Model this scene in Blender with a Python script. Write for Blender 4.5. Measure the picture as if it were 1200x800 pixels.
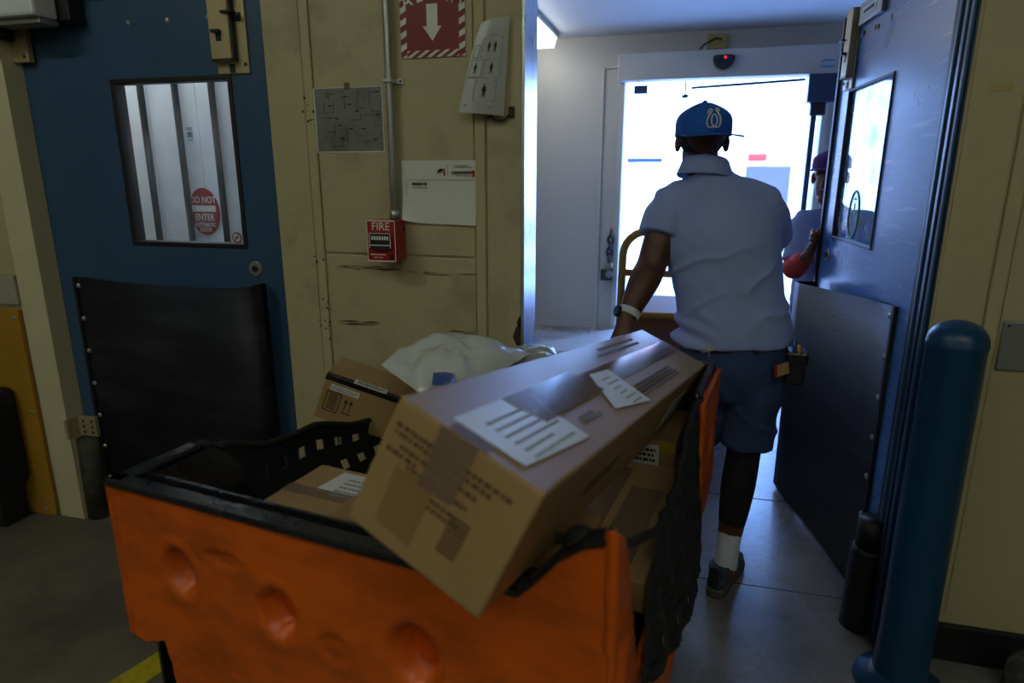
import bpy, bmesh, math, random
from mathutils import Vector, Matrix, noise
random.seed(7)
R = math.radians
V = Vector
for o in list(bpy.data.objects): bpy.data.objects.remove(o)
SC = bpy.context.scene; COL = SC.collection

# ---------------------------------------------------------------- camera
CAM_H, PITCH, YAW, FPX = 1.5, 14.4, 14.8, 760.0
cd = bpy.data.cameras.new('camera'); cam = bpy.data.objects.new('camera', cd); COL.objects.link(cam)
cd.sensor_width = 36; cd.lens = 36 * FPX / 1200; cd.clip_start = .02
cam.location = (0, 0, CAM_H); cam.rotation_euler = (R(90 - PITCH), 0, R(YAW)); SC.camera = cam
cd.dof.use_dof = True; cd.dof.focus_distance = 2.5; cd.dof.aperture_fstop = 2.6

# ---------------------------------------------------------------- sky and exposure
w = bpy.data.worlds.new('sky'); SC.world = w; w.use_nodes = True
nt = w.node_tree; bg = nt.nodes['Background']
tc = nt.nodes.new('ShaderNodeTexCoord'); sx = nt.nodes.new('ShaderNodeSeparateXYZ'); rp = nt.nodes.new('ShaderNodeValToRGB')
nt.links.new(tc.outputs['Generated'], sx.inputs[0]); nt.links.new(sx.outputs['Z'], rp.inputs[0]); nt.links.new(rp.outputs[0], bg.inputs[0])
rp.color_ramp.elements[0].color = (.25, .47, 1, 1); rp.color_ramp.elements[1].color = (.13, .31, 1, 1)
bg.inputs[1].default_value = 17
sd = bpy.data.lights.new('sun', 'SUN'); sun = bpy.data.objects.new('sun', sd); COL.objects.link(sun)
sd.energy = 9; sd.color = (1, .95, .88); sd.angle = .01; sun.rotation_euler = (R(38), 0, R(-25))   # from behind the building, on the yard
SC.view_settings.view_transform = 'Standard'; SC.view_settings.look = 'None'
SC.view_settings.gamma = 1; SC.view_settings.use_curve_mapping = False
SC.view_settings.exposure = 0.0
CEIL_LAMP = 24.0      # warehouse tubes, W-equivalent emission
VEST_LAMP = 7.0
PASS_FILL = 34.0  # strength of the fill added behind the left door

# ---------------------------------------------------------------- helpers
def at(px, py, y):
    """point on the plane y = const seen at a pixel of the 1200 x 800 photograph"""
    th, ya = R(PITCH), R(YAW)
    f0 = V((-math.sin(ya), math.cos(ya), 0)); r = V((math.cos(ya), math.sin(ya), 0)); u = V((0, 0, 1))
    fw = f0 * math.cos(th) - u * math.sin(th); cu = f0 * math.sin(th) + u * math.cos(th)
    d = fw + r * ((px - 600) / FPX) - cu * ((py - 400) / FPX)
    return V((0, 0, CAM_H)) + d * (y / d.y)

def lin(c):
    if isinstance(c, str):
        c = [int(c[i:i + 2], 16) / 255 for i in (0, 2, 4)]
    return tuple((x / 12.92 if x <= .04045 else ((x + .055) / 1.055) ** 2.4) for x in c) + (1,)

def mat(name, c, rough=.6, metal=0, var=.12, vs=6, bump=.0, bs=60, c2=None, lo=.45, hi=.7, spec=.5, stretch=None, scr=0):
    m = bpy.data.materials.new(name); m.use_nodes = True
    n = m.node_tree.nodes; l = m.node_tree.links; b = n['Principled BSDF']
    b.inputs['Roughness'].default_value = rough; b.inputs['Metallic'].default_value = metal
    b.inputs['Specular IOR Level'].default_value = spec
    t = n.new('ShaderNodeTexCoord'); mp = n.new('ShaderNodeMapping')
    if stretch: mp.inputs['Scale'].default_value = stretch
    l.new(t.outputs['Object'], mp.inputs[0])
    nz = n.new('ShaderNodeTexNoise'); nz.inputs['Scale'].default_value = vs; nz.inputs['Detail'].default_value = 7
    nz.inputs['Roughness'].default_value = .65
    l.new(mp.outputs[0], nz.inputs['Vector'])
    rr = n.new('ShaderNodeValToRGB'); l.new(nz.outputs['Fac'], rr.inputs[0])
    a = lin(c)
    if c2: x, y = a, lin(c2); rr.color_ramp.elements[0].position = lo; rr.color_ramp.elements[1].position = hi
    else:
        x = tuple(v * (1 - var) for v in a[:3]) + (1,); y = tuple(min(1, v * (1 + var)) for v in a[:3]) + (1,)
        rr.color_ramp.elements[0].position = .3; rr.color_ramp.elements[1].position = .7
    rr.color_ramp.elements[0].color = x; rr.color_ramp.elements[1].color = y
    out = rr.outputs[0]
    if scr:      # pale scratches
        wv = n.new('ShaderNodeTexNoise'); wv.inputs['Scale'].default_value = 2.2; wv.inputs['Detail'].default_value = 6
        mp2 = n.new('ShaderNodeMapping'); mp2.inputs['Scale'].default_value = (1, 1.2, 26); mp2.inputs['Rotation'].default_value = (-.5, .0, .0)
        l.new(t.outputs['Object'], mp2.inputs[0]); wv.inputs['Distortion'].default_value = 1.2; l.new(mp2.outputs[0], wv.inputs['Vector'])
        r3 = n.new('ShaderNodeValToRGB'); r3.color_ramp.elements[0].position = .57; r3.color_ramp.elements[1].position = .68
        l.new(wv.outputs['Fac'], r3.inputs[0])
        ml = n.new('ShaderNodeMath'); ml.operation = 'MULTIPLY'; ml.inputs[1].default_value = scr; l.new(r3.outputs[0], ml.inputs[0])
        mx = n.new('ShaderNodeMixRGB'); l.new(ml.outputs[0], mx.inputs[0]); l.new(out, mx.inputs[1]); mx.inputs[2].default_value = lin((.75, .8, .88)); out = mx.outputs[0]
    l.new(out, b.inputs['Base Color'])
    r2 = n.new('ShaderNodeMapRange'); r2.inputs[3].default_value = max(.03, rough - .1); r2.inputs[4].default_value = min(1, rough + .1)
    l.new(nz.outputs['Fac'], r2.inputs[0]); l.new(r2.outputs[0], b.inputs['Roughness'])
    if bump:
        n2 = n.new('ShaderNodeTexNoise'); n2.inputs['Scale'].default_value = bs; n2.inputs['Detail'].default_value = 4
        l.new(mp.outputs[0], n2.inputs['Vector'])
        bp = n.new('ShaderNodeBump'); bp.inputs['Strength'].default_value = bump; bp.inputs['Distance'].default_value = .01
        l.new(n2.outputs['Fac'], bp.inputs['Height']); l.new(bp.outputs[0], b.inputs['Normal'])
    return m

def emis(name, c, s):
    m = bpy.data.materials.new(name); m.use_nodes = True
    b = m.node_tree.nodes['Principled BSDF']; b.inputs['Base Color'].default_value = lin(c)
    b.inputs['Emission Color'].default_value = lin(c); b.inputs['Emission Strength'].default_value = s
    return m

def glassmat(name, alpha=.14, tint=(.9, .95, 1)):
    m = bpy.data.materials.new(name); m.use_nodes = True
    n = m.node_tree.nodes; l = m.node_tree.links
    for x in list(n): n.remove(x)
    o = n.new('ShaderNodeOutputMaterial'); tr = n.new('ShaderNodeBsdfTransparent'); tr.inputs[0].default_value = tint + (1,)
    g = n.new('ShaderNodeBsdfGlossy'); g.inputs['Roughness'].default_value = .05
    df = n.new('ShaderNodeBsdfTranslucent'); df.inputs[0].default_value = (.85, .9, .95, 1)
    nz = n.new('ShaderNodeTexNoise'); nz.inputs['Scale'].default_value = 9; nz.inputs['Detail'].default_value = 6
    t = n.new('ShaderNodeTexCoord'); l.new(t.outputs['Object'], nz.inputs['Vector'])
    r = n.new('ShaderNodeMapRange'); r.inputs[1].default_value = .3; r.inputs[2].default_value = .75; r.inputs[4].default_value = alpha
    l.new(nz.outputs['Fac'], r.inputs[0])
    m1 = n.new('ShaderNodeMixShader'); l.new(r.outputs[0], m1.inputs[0]); l.new(tr.outputs[0], m1.inputs[1]); l.new(df.outputs[0], m1.inputs[2])
    m2 = n.new('ShaderNodeMixShader'); m2.inputs[0].default_value = .06; l.new(m1.outputs[0], m2.inputs[1]); l.new(g.outputs[0], m2.inputs[2])
    l.new(m2.outputs[0], o.inputs[0])
    return m

M = dict(
    beige=mat('beige_paint', 'b3a783', .5, var=.07, vs=4, bump=.08, bs=90, spec=.35),
    beige_dirty=mat('scuffed_beige_paint', 'afa380', .5, c2='8a7e60', lo=.5, hi=.85, vs=5, bump=.1, bs=70),
    jamb=mat('ivory_paint', 'c9be9d', .5, var=.06, vs=7, bump=.08, bs=50),
    white_wall=mat('vestibule_paint', 'aeaaa0', .55, var=.04, vs=3, bump=.04, bs=70),
    white_trim=mat('white_trim_paint', 'b4b0a8', .5, var=.05, vs=5),
    ceil=mat('ceiling_paint', 'bcbcbc', .7, var=.04, vs=3),
    dark_ceil=mat('warehouse_ceiling', '9a978c', .8, var=.1),
    floor=mat('worn_concrete', '6f675c', .52, c2='4d463e', lo=.4, hi=.66, vs=2.2, bump=.12, bs=45),
    vfloor=mat('polished_concrete', '948f8c', .28, c2='625e5c', lo=.38, hi=.66, vs=2.6, bump=.07, bs=30),
    yard=mat('yard_concrete', 'b8b5ae', .8, var=.1, vs=2),
    yellow=mat('yellow_paint', 'a97c26', .5, var=.12, vs=6, bump=.05),
    line=mat('yellow_floor_paint', 'b5a312', .6, c2='6d6420', lo=.5, hi=.8, vs=22),
    blue=mat('blue_door_paint', '35506f', .42, var=.06, vs=3, bump=.03, bs=20, spec=.4), blue_daylit=mat('daylit_scratched_door_paint', '3f74b8', .3, var=.08, vs=3, bump=.03, bs=20, spec=.6, scr=.3),  # right leaf: scratched, and coloured lighter and bluer to mimic daylight on it
    dblue=mat('dark_blue_paint', '1d3450', .35, var=.15),
    bollard=mat('bollard_blue_plastic', '0c3e62', .36, var=.07, vs=3),
    black=mat('black_rubber', '17181b', .5, var=.3, vs=9),
    plate=mat('black_bumper_plastic', '1a1b20', .5, c2='303239', lo=.45, hi=.75, vs=3, stretch=(1, 1, 5), bump=.12, bs=14, spec=.22),
    net=mat('black_webbing', '16171b', .75, var=.3, vs=60, bump=.3, bs=300),
    liner=mat('black_liner_plastic', '1a1b20', .28, var=.2, vs=5),
    orange=mat('orange_plastic', 'd9600c', .42, c2='9a420c', lo=.45, hi=.8, vs=6, bump=.12, bs=16, stretch=(1, 1, 2.2)),
    card=mat('cardboard', 'a08055', .5, var=.06, vs=8, bump=.03, bs=120),
    card2=mat('cardboard_dark', '8a683f', .6, var=.08, vs=8, bump=.03, bs=120),
    card_in=mat('cardboard_flap', '7a5634', .8, var=.08),
    label=mat('white_label', 'd6d8da', .4, var=.03, vs=20),
    ink=mat('brown_ink', '5e4830', .7, var=.1), print_=mat('black_ink', '2a211b', .7, var=.1),
    faint=mat('faint_ink', 'a2a5ab', .7, var=.1), greyprint=mat('grey_ink', '7c8088', .7, var=.1),
    tape=None,
    poly=mat('white_polybag', 'c6c8c6', .16, var=.05, vs=4, bump=.5, bs=9),
    bluebag=mat('blue_polybag', '274d90', .25, var=.1, bump=.1),
    greybag=mat('grey_polybag', '9aa29a', .3, var=.08, bump=.2, bs=14),
    steel=mat('galvanised_steel', 'b0b2b0', .36, .75, var=.12, vs=14),
    bright=mat('bright_steel_guard', 'd3d6da', .3, 1, var=.14, vs=10, stretch=(4, 4, .8)),
    brass=mat('tarnished_brass', 'b5a67e', .4, .45, var=.12),
    greymetal=mat('grey_metal', '8f9294', .45, .6, var=.08),
    scuff=mat('rubbed_scuff', '5d543f', .7, var=.3, vs=30), rust=mat('rusty_patch', '3c2419', .8, var=.3, vs=30),
    red=mat('red_sign', '7d1f22', .5, var=.05),
    firered=mat('red_enamel', '9c1a1c', .3, var=.06),
    white=mat('white_print', 'd9d8cf', .5, var=.03),
    paper=mat('paper', 'cdcdc6', .6, var=.03, vs=8),
    diagram=mat('grey_diagram_print', '747473', .5, c2='333333', lo=.48, hi=.8, vs=7),
    lamin=mat('laminated_sheet', 'a8a9a6', .3, var=.05, vs=5),
    skin=mat('dark_skin', '5b3626', .5, var=.14, vs=12, c2='3d2318', lo=.42, hi=.7),
    skin2=mat('brown_skin', '7a4c36', .5, var=.1, vs=14),
    hair=mat('black_hair', '120e0d', .8, var=.2),
    shirt=mat('pale_blue_uniform_cloth', '8f9ed0', .85, var=.04, vs=5, bump=.12, bs=220),
    shorts=mat('navy_uniform_cloth', '2b4068', .85, var=.08, vs=5, bump=.1, bs=220),
    legging=mat('black_knit', '0d0d11', .8, var=.1),
    sock=mat('white_sock', 'c9ccd6', .9, var=.06, bump=.2, bs=150),
    shoe=mat('grey_blue_shoe_mesh', '33445a', .7, c2='20252c', lo=.4, hi=.6, vs=22, bump=.2, bs=120),
    sole=mat('taupe_rubber_sole', '4b453e', .7, var=.1),
    cap=mat('royal_blue_twill', '1059b4', .75, var=.05, vs=8, bump=.08, bs=300),
    purple=mat('purple_cloth', '5b2a7c', .8, var=.08),
    redcloth=mat('red_sleeve_cloth', 'c73a35', .8, var=.06, bump=.1, bs=160),
    watchface=mat('dark_watch_glass', '14222e', .12, var=.1),
    truck=mat('white_truck_paint', 'e4e6e8', .4, var=.02),
    truckgrey=mat('grey_truck_door', '43464b', .5, var=.05),
    barblue=mat('blue_bar', '1d3050', .4, var=.06),
    redlens=emis('red_lamp_lens', 'e02018', 2.2),
    led=emis('red_led', 'ff2010', 3),
    tube=emis('fluorescent_diffuser', (1, .99, .93), 1),
    vtube=emis('vestibule_diffuser', (.98, 1, 1), VEST_LAMP),
    pfill=emis('passage_fill_emitter', (.92, .96, 1), PASS_FILL),
    glass=glassmat('scuffed_glass', .5), glass2=glassmat('clean_glass', .08),
)
M['tube'].node_tree.nodes['Principled BSDF'].inputs['Emission Strength'].default_value = CEIL_LAMP
M['tube'].node_tree.nodes['Principled BSDF'].inputs['Emission Color'].default_value = lin((.96, 1, .93))
tp = bpy.data.materials.new('clear_packing_tape'); tp.use_nodes = True
b = tp.node_tree.nodes['Principled BSDF']; b.inputs['Base Color'].default_value = lin('8d7562'); b.inputs['Roughness'].default_value = .16
b.inputs['Alpha'].default_value = .55; M['tape'] = tp

for k_ in ('card', 'card2'):
    q_ = M[k_].node_tree.nodes['Principled BSDF']; q_.inputs['Coat Weight'].default_value = .3; q_.inputs['Coat Roughness'].default_value = .38

def finish(name, me, m, parent=None, smooth=False):
    ob = bpy.data.objects.new(name, me); COL.objects.link(ob)
    if m is not None: me.materials.append(m)
    if parent is not None: ob.parent = parent
    if smooth:
        for p in me.polygons: p.use_smooth = True
    return ob

def root_loc(o):
    v = V((0, 0, 0))
    while o is not None: v += o.location; o = o.parent
    return v

class MB:
    """collects shapes given in world coordinates and links them as ONE mesh"""
    def __init__(s): s.v = []; s.f = []
    def add(s, vs, fs):
        k = len(s.v); s.v += [V(x) for x in vs]; s.f += [tuple(i + k for i in f) for f in fs]; return s
    def box(s, lo, hi):
        (a, b, c), (d, e, f) = lo, hi
        return s.add([(a, b, c), (d, b, c), (d, e, c), (a, e, c), (a, b, f), (d, b, f), (d, e, f), (a, e, f)],
                     [(3, 2, 1, 0), (4, 5, 6, 7), (0, 1, 5, 4), (1, 2, 6, 5), (2, 3, 7, 6), (3, 0, 4, 7)])
    def obox(s, o, a, b, c):
        """box from corner o along the three edge vectors"""
        o, a, b, c = V(o), V(a), V(b), V(c)
        vs = [o, o + a, o + a + b, o + b, o + c, o + a + c, o + a + b + c, o + b + c]
        fs = [(3, 2, 1, 0), (4, 5, 6, 7), (0, 1, 5, 4), (1, 2, 6, 5), (2, 3, 7, 6), (3, 0, 4, 7)]
        if a.cross(b).dot(c) < 0: fs = [f[::-1] for f in fs]
        return s.add(vs, fs)
    def tube(s, pts, r, n=10, r2=None, cap=True):
        pts = [V(p) for p in pts]; rings = []; up = V((0, 0, 1))
        for i, p in enumerate(pts):
            t = (pts[min(i + 1, len(pts) - 1)] - pts[max(i - 1, 0)]).normalized()
            if i == 0:
                h = up if abs(t.dot(up)) < .9 else V((1, 0, 0)); a = (h - t * h.dot(t)).normalized()
            else: a = (a - t * a.dot(t)).normalized()
            bb = t.cross(a); rr = r[i] if isinstance(r, (list, tuple)) else r
            rings.append([p + a * (rr * math.cos(k * 2 * math.pi / n)) + bb * ((r2 or rr) * math.sin(k * 2 * math.pi / n)) for k in range(n)])
        return s.rings(rings, cap)
    def rings(s, rings, cap=True, closed=True):
        n = len(rings[0]); vs = [v for r_ in rings for v in r_]; fs = []
        for i in range(len(rings) - 1):
            for k in range(n if closed else n - 1):
                k2 = (k + 1) % n
                fs.append((i * n + k, i * n + k2, (i + 1) * n + k2, (i + 1) * n + k))
        if cap: fs.append(tuple(range(n - 1, -1, -1))); fs.append(tuple((len(rings) - 1) * n + k for k in range(n)))
        return s.add(vs, fs)
    def prism(s, poly, ext):
        """polygon (3-D points) pushed along ext"""
        poly = [V(p) for p in poly]; ext = V(ext); n = len(poly)
        vs = poly + [p + ext for p in poly]
        fs = [tuple(range(n)), tuple(range(2 * n - 1, n - 1, -1))] + [(k, n + k, n + (k + 1) % n, (k + 1) % n) for k in range(n)]
        return s.add(vs, fs)
    def disc(s, c, nrm, r, th=.003, n=20, rx=None):
        c, nrm = V(c), V(nrm).normalized(); h = V((0, 0, 1)) if abs(nrm.z) < .9 else V((1, 0, 0))
        a = h.cross(nrm).normalized(); b_ = nrm.cross(a)
        ring = [c + a * ((rx or r) * math.cos(k * 2 * math.pi / n)) + b_ * (r * math.sin(k * 2 * math.pi / n)) for k in range(n)]
        return s.prism(ring, nrm * th)
    def dome(s, c, nrm, r, h, n=14, m=4):
        c, nrm = V(c), V(nrm).normalized(); hh = V((0, 0, 1)) if abs(nrm.z) < .9 else V((1, 0, 0))
        a = hh.cross(nrm).normalized(); b_ = nrm.cross(a); rings = []
        for i in range(m + 1):
            an = i / m * math.pi / 2 * .96
            rings.append([c + nrm * (h * math.sin(an)) + (a * math.cos(k * 2 * math.pi / n) + b_ * math.sin(k * 2 * math.pi / n)) * (r * math.cos(an)) for k in range(n)])
        return s.rings(rings)
    def build(s, name, m, parent=None, bev=0, smooth=False, recalc=True):
        o = root_loc(parent) if parent is not None else V((0, 0, 0))
        me = bpy.data.meshes.new(name); me.from_pydata([tuple(v - o) for v in s.v], [], s.f)
        if recalc:
            bm = bmesh.new(); bm.from_mesh(me); bmesh.ops.recalc_face_normals(bm, faces=bm.faces[:]); bm.to_mesh(me); bm.free()
        ob = finish(name, me, m, parent, smooth)
        if bev:
            md = ob.modifiers.new('bevel', 'BEVEL'); md.width = bev; md.segments = 2; md.limit_method = 'ANGLE'; md.angle_limit = R(40)
        if smooth:
            try: me.shade_auto_smooth = True
            except Exception: pass
            for p in me.polygons: p.use_smooth = True
        return ob

def empty(name, loc, label=None, cat=None, group=None):
    o = bpy.data.objects.new(name, None); o.empty_display_size = .1; COL.objects.link(o); o.location = loc
    if label: tag(o, label, cat, group)
    return o
def tag(o, label, cat, group=None):
    o['label'] = label; o['category'] = cat
    if group: o['group'] = group
    return o
def struct(o): o['kind'] = 'structure'; return o
def boxs(name, lo, hi, m, parent=None, bev=0): return MB().box(lo, hi).build(name, m, parent, bev)

def text(s, origin, xd, yd, size, m, parent, name='lettering', th=.0012, align='CENTER', sx=1.0):
    cu = bpy.data.curves.new('t', 'FONT'); cu.body = s; cu.size = 1; cu.align_x = align; cu.align_y = 'CENTER'; cu.extrude = .0; cu.resolution_u = 3; cu.offset = .012
    ob = bpy.data.objects.new('t', cu); COL.objects.link(ob)
    dg = bpy.context.evaluated_depsgraph_get(); me = bpy.data.meshes.new_from_object(ob.evaluated_get(dg))
    bpy.data.objects.remove(ob)
    xd, yd = V(xd).normalized(), V(yd).normalized(); o = root_loc(parent); nz = xd.cross(yd)
    for v in me.vertices:
        q = V(origin) + xd * (v.co.x * size * sx) + yd * (v.co.y * size) + nz * th - o; v.co = q
    me.name = name; return finish(name, me, m, parent)

# ---------------------------------------------------------------- building shell
WY, WT = 2.06, .16            # face of the dividing wall, its thickness
DOOR_L, PIL_L, PIL_R, OPEN_R = -2.53, -1.405, -.505, .694
BACK = 6.39
f = struct(MB().box((-7, -5, -.2), (5, 1.3, 0)).box((-7, 1.3, -.2), (-.55, WY + WT, 0)).build('floor', M['floor']))
f2 = struct(MB().box((-7, WY + WT, -.2), (5, BACK + .2, 0)).box((-.55, 1.3, -.2), (5, WY + WT, 0)).build('floor', M['vfloor']))
# floor joints and yellow line
a, b_ = V((-1.84, .55, 0)), V((-1.48, 1.72, 0))
MB().prism([a, a + V((.09, -.03, 0)), b_ + V((.09, -.03, 0)), b_], (0, 0, .002)).build('floor_line', M['line'], f)
MB().box((-1.3, 3.02, 0), (1.5, 3.028, .0012)).build('floor_joint', M['black'], f2); MB().box((-.5, 2.30, 0), (.7, 2.305, .001)).build('floor_joint', M['black'], f2)

def wall(name, lo, hi, m): return struct(boxs(name, lo, hi, m))
wl = wall('wall_left', (-7.2, -5, 0), (-7, WY, 3.6), M['beige'])
wall('wall_right', (5, -5, 0), (5.2, WY, 3.6), M['beige'])
wall('wall_back', (-7.2, -5.2, 0), (5.2, -5, 3.6), M['beige'])
wall('ceiling', (-7.2, -5.2, 3.6), (5.2, WY + .3, 3.8), M['dark_ceil'])
wf = struct(MB().box((-7, WY, 0), (DOOR_L, WY + WT, 3.6)).box((DOOR_L, WY, 2.152), (PIL_L, WY + WT, 3.6))
            .box((PIL_L, WY, 0), (PIL_R, WY + WT, 3.6)).box((PIL_R, WY, 2.28), (OPEN_R, WY + WT, 3.6)).box((OPEN_R, WY, 0), (5, WY + WT, 3.6)).build('wall_front', M['beige']))
# panels and battens on the pillar between the doors
def panel(x0, x1, z0, z1, t, m='beige_dirty'): return MB().box((x0, WY - t, z0), (x1, WY, z1)).build('wall_panel', M[m], wf, .003)
panel(-1.222, -.668, 1.236, 3.2, .008); panel(-1.222, -.668, .02, 1.226, .004)
panel(-.626, -.512, .02, 3.2, .006); panel(-1.4, -1.264, .02, 3.2, .006)
for x0, x1 in ((-1.259, -1.226), (-.664, -.630)): MB().box((x0, WY - .012, .0), (x1, WY, 3.2)).build('wall_batten', M['beige'], wf, .003)
panel(.70, .822, .16, 3.2, .006, 'beige'); panel(.866, 1.6, .16, 3.2, .004, 'beige')
MB().box((.826, WY - .012, .16), (.862, WY, 3.2)).build('wall_batten', M['beige'], wf, .003)
# scuffs (dark rubbed marks along the pillar)
def scuff(x0, x1, z, h, n, th=.0085):
    mb = MB()
    for i in range(n):
        x = random.uniform(x0, x1); l = random.uniform(.02, .10); hh = random.uniform(.2, 1) * h * .12; zz = z + random.uniform(-h, h) * .4
        mb.prism([(x, WY - th, zz - hh), (x + l * .6, WY - th, zz - hh * 1.1), (x + l, WY - th, zz), (x + l * .5, WY - th, zz + hh * .8), (x + .01, WY - th, zz + hh * .4)], (0, -.0005, 0))
    mb.build('scuff_mark', M['scuff'], wf)
scuff(-1.2, -.95, 1.185, .018, 22, .0045); scuff(-.95, -.70, 1.175, .012, 16, .0045); scuff(-1.2, -1.08, .985, .02, 16, .0045); scuff(-.78, -.70, .975, .015, 7, .0045)
mb = MB()
for i in range(26):
    x = random.choice((-1.262, -1.245, -1.226)); z = random.choice((1.72, 1.66, 1.06, .98, .92, 1.2)) + random.uniform(-.03, .03)
    mb.disc((x + random.uniform(-.006, .006), WY - .0125, z), (0, -1, 0), random.uniform(.002, .005), .0006, 7)
mb.build('chip_mark', M['rust'], wf)
mb = MB()
for z0, wd, h in ((.93, .035, .10), (1.0, .02, .05), (.78, .05, .16)):
    mb.prism([(PIL_R - .004 - wd * k, WY - .0062, z0 + h * q) for k, q in ((0, 0), (.5, .12), (.9, .4), (.6, .7), (.2, .95), (0, 1))], (0, -.0006, 0))
mb.build('rust_patch', M['rust'], wf)
# bright steel corner guard on the pillar end
MB().box((PIL_R, WY - .004, .02), (PIL_R + .003, WY + WT + .003, 2.28)).box((PIL_R - .006, WY - .008, .02), (PIL_R + .003, WY - .0065, 2.28)).build('corner_guard', M['bright'], wf)
# left jamb, door stops
MB().box((DOOR_L - .13, WY - .012, 0), (DOOR_L, WY, 2.2)).build('jamb_face', M['jamb'], wf, .004)
MB().box((DOOR_L - .002, WY - .012, 0), (DOOR_L + .002, WY + WT, 2.2)).build('jamb_reveal', M['jamb'], wf)
MB().box((OPEN_R - .004, WY + .002, 0), (OPEN_R, WY + WT, 2.28)).build('jamb_reveal', M['dblue'], wf)
for yy, t, m in ((WY + .012, .012, 'blue'), (WY + .04, .016, 'dblue'), (WY + .085, .018, 'blue'), (WY + .125, .012, 'black')):
    MB().box((OPEN_R - t, yy, .0), (OPEN_R - .004, yy + .022, 2.28)).build('door_seal', M[m], wf, .003)
struct(MB().box((.70, WY - .016, 0), (1.6, WY, .125)).box((.70, WY - .02, .115), (1.6, WY, .13)).build('baseboard_right', M['black'], None, .003))
# the vestibule
wall('wall_vestibule_left', (-1.62, WY + WT, 0), (-1.5, BACK, 2.75), M['white_wall'])
wall('wall_vestibule_right', (1.75, WY + WT, 0), (1.9, BACK, 2.75), M['white_wall'])
wall('wall_vestibule_front', (.69, WY + WT, 0), (1.75, WY + WT + .004, 2.75), M['white_wall'])
OL, OR, OT = -.615, 1.07, 2.34
struct(MB().box((-1.62, BACK, 0), (OL, BACK + .18, 2.75)).box((OL, BACK, OT), (OR, BACK + .18, 2.75)).box((OR, BACK, 0), (1.21, BACK + .18, 2.75)).box((1.21, BACK, 2.3), (1.9, BACK + .18, 2.75)).box((1.72, BACK, 0), (1.9, BACK + .18, 2.3)).build('wall_vestibule_far', M['white_wall']))
wall('ceiling_vestibule', (-1.62, WY + WT, 2.72), (1.9, BACK + .2, 2.85), M['ceil'])
wall('wall_facade', (-9, BACK + .18, 2.75), (7, BACK + .4, 4.2), M['white_wall'])
wn = struct(empty('window_1', (1.465, BACK + .09, 0)))
MB().box((1.21, BACK + .06, 0), (1.235, BACK + .12, 2.3)).box((1.695, BACK + .06, 0), (1.72, BACK + .12, 2.3)).box((1.235, BACK + .06, 2.275), (1.695, BACK + .12, 2.3)).box((1.235, BACK + .06, 0), (1.695, BACK + .12, .08)).build('window_frame', M['greymetal'], wn, .003)
MB().box((1.235, BACK + .085, .08), (1.695, BACK + .092, 2.275)).build('pane', M['glass2'], wn)
struct(MB().box((OL - .215, BACK - .02, 0), (OL - .19, BACK, 2.46)).box((OL - .05, BACK - .03, 0), (OL, BACK + .02, OT)).box((OL - .215, BACK - .02, 2.44), (OL - .02, BACK, 2.46)).box((OR, BACK - .03, 0), (OR + .05, BACK + .02, OT)).build('trim_1', M['white_trim'], None, .004))
struct(MB().box((-1.5, BACK - .015, 0), (OL - .215, BACK, .06)).build('baseboard_far', M['white_trim']))
# passage behind the left door
wall('wall_passage_left', (-5.2, WY + WT, 0), (-5.1, 4.2, 2.75), M['white_wall'])
wall('wall_passage_far', (-5.2, 4.2, 0), (-1.62, 4.3, 2.75), M['white_wall'])
wall('ceiling_passage', (-5.2, WY + WT, 2.72), (-1.62, 4.3, 2.85), M['ceil'])
# yard
g = struct(MB().box((-30, BACK + .2, -.2), (30, 60, -.005)).build('ground', M['yard']))

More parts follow.
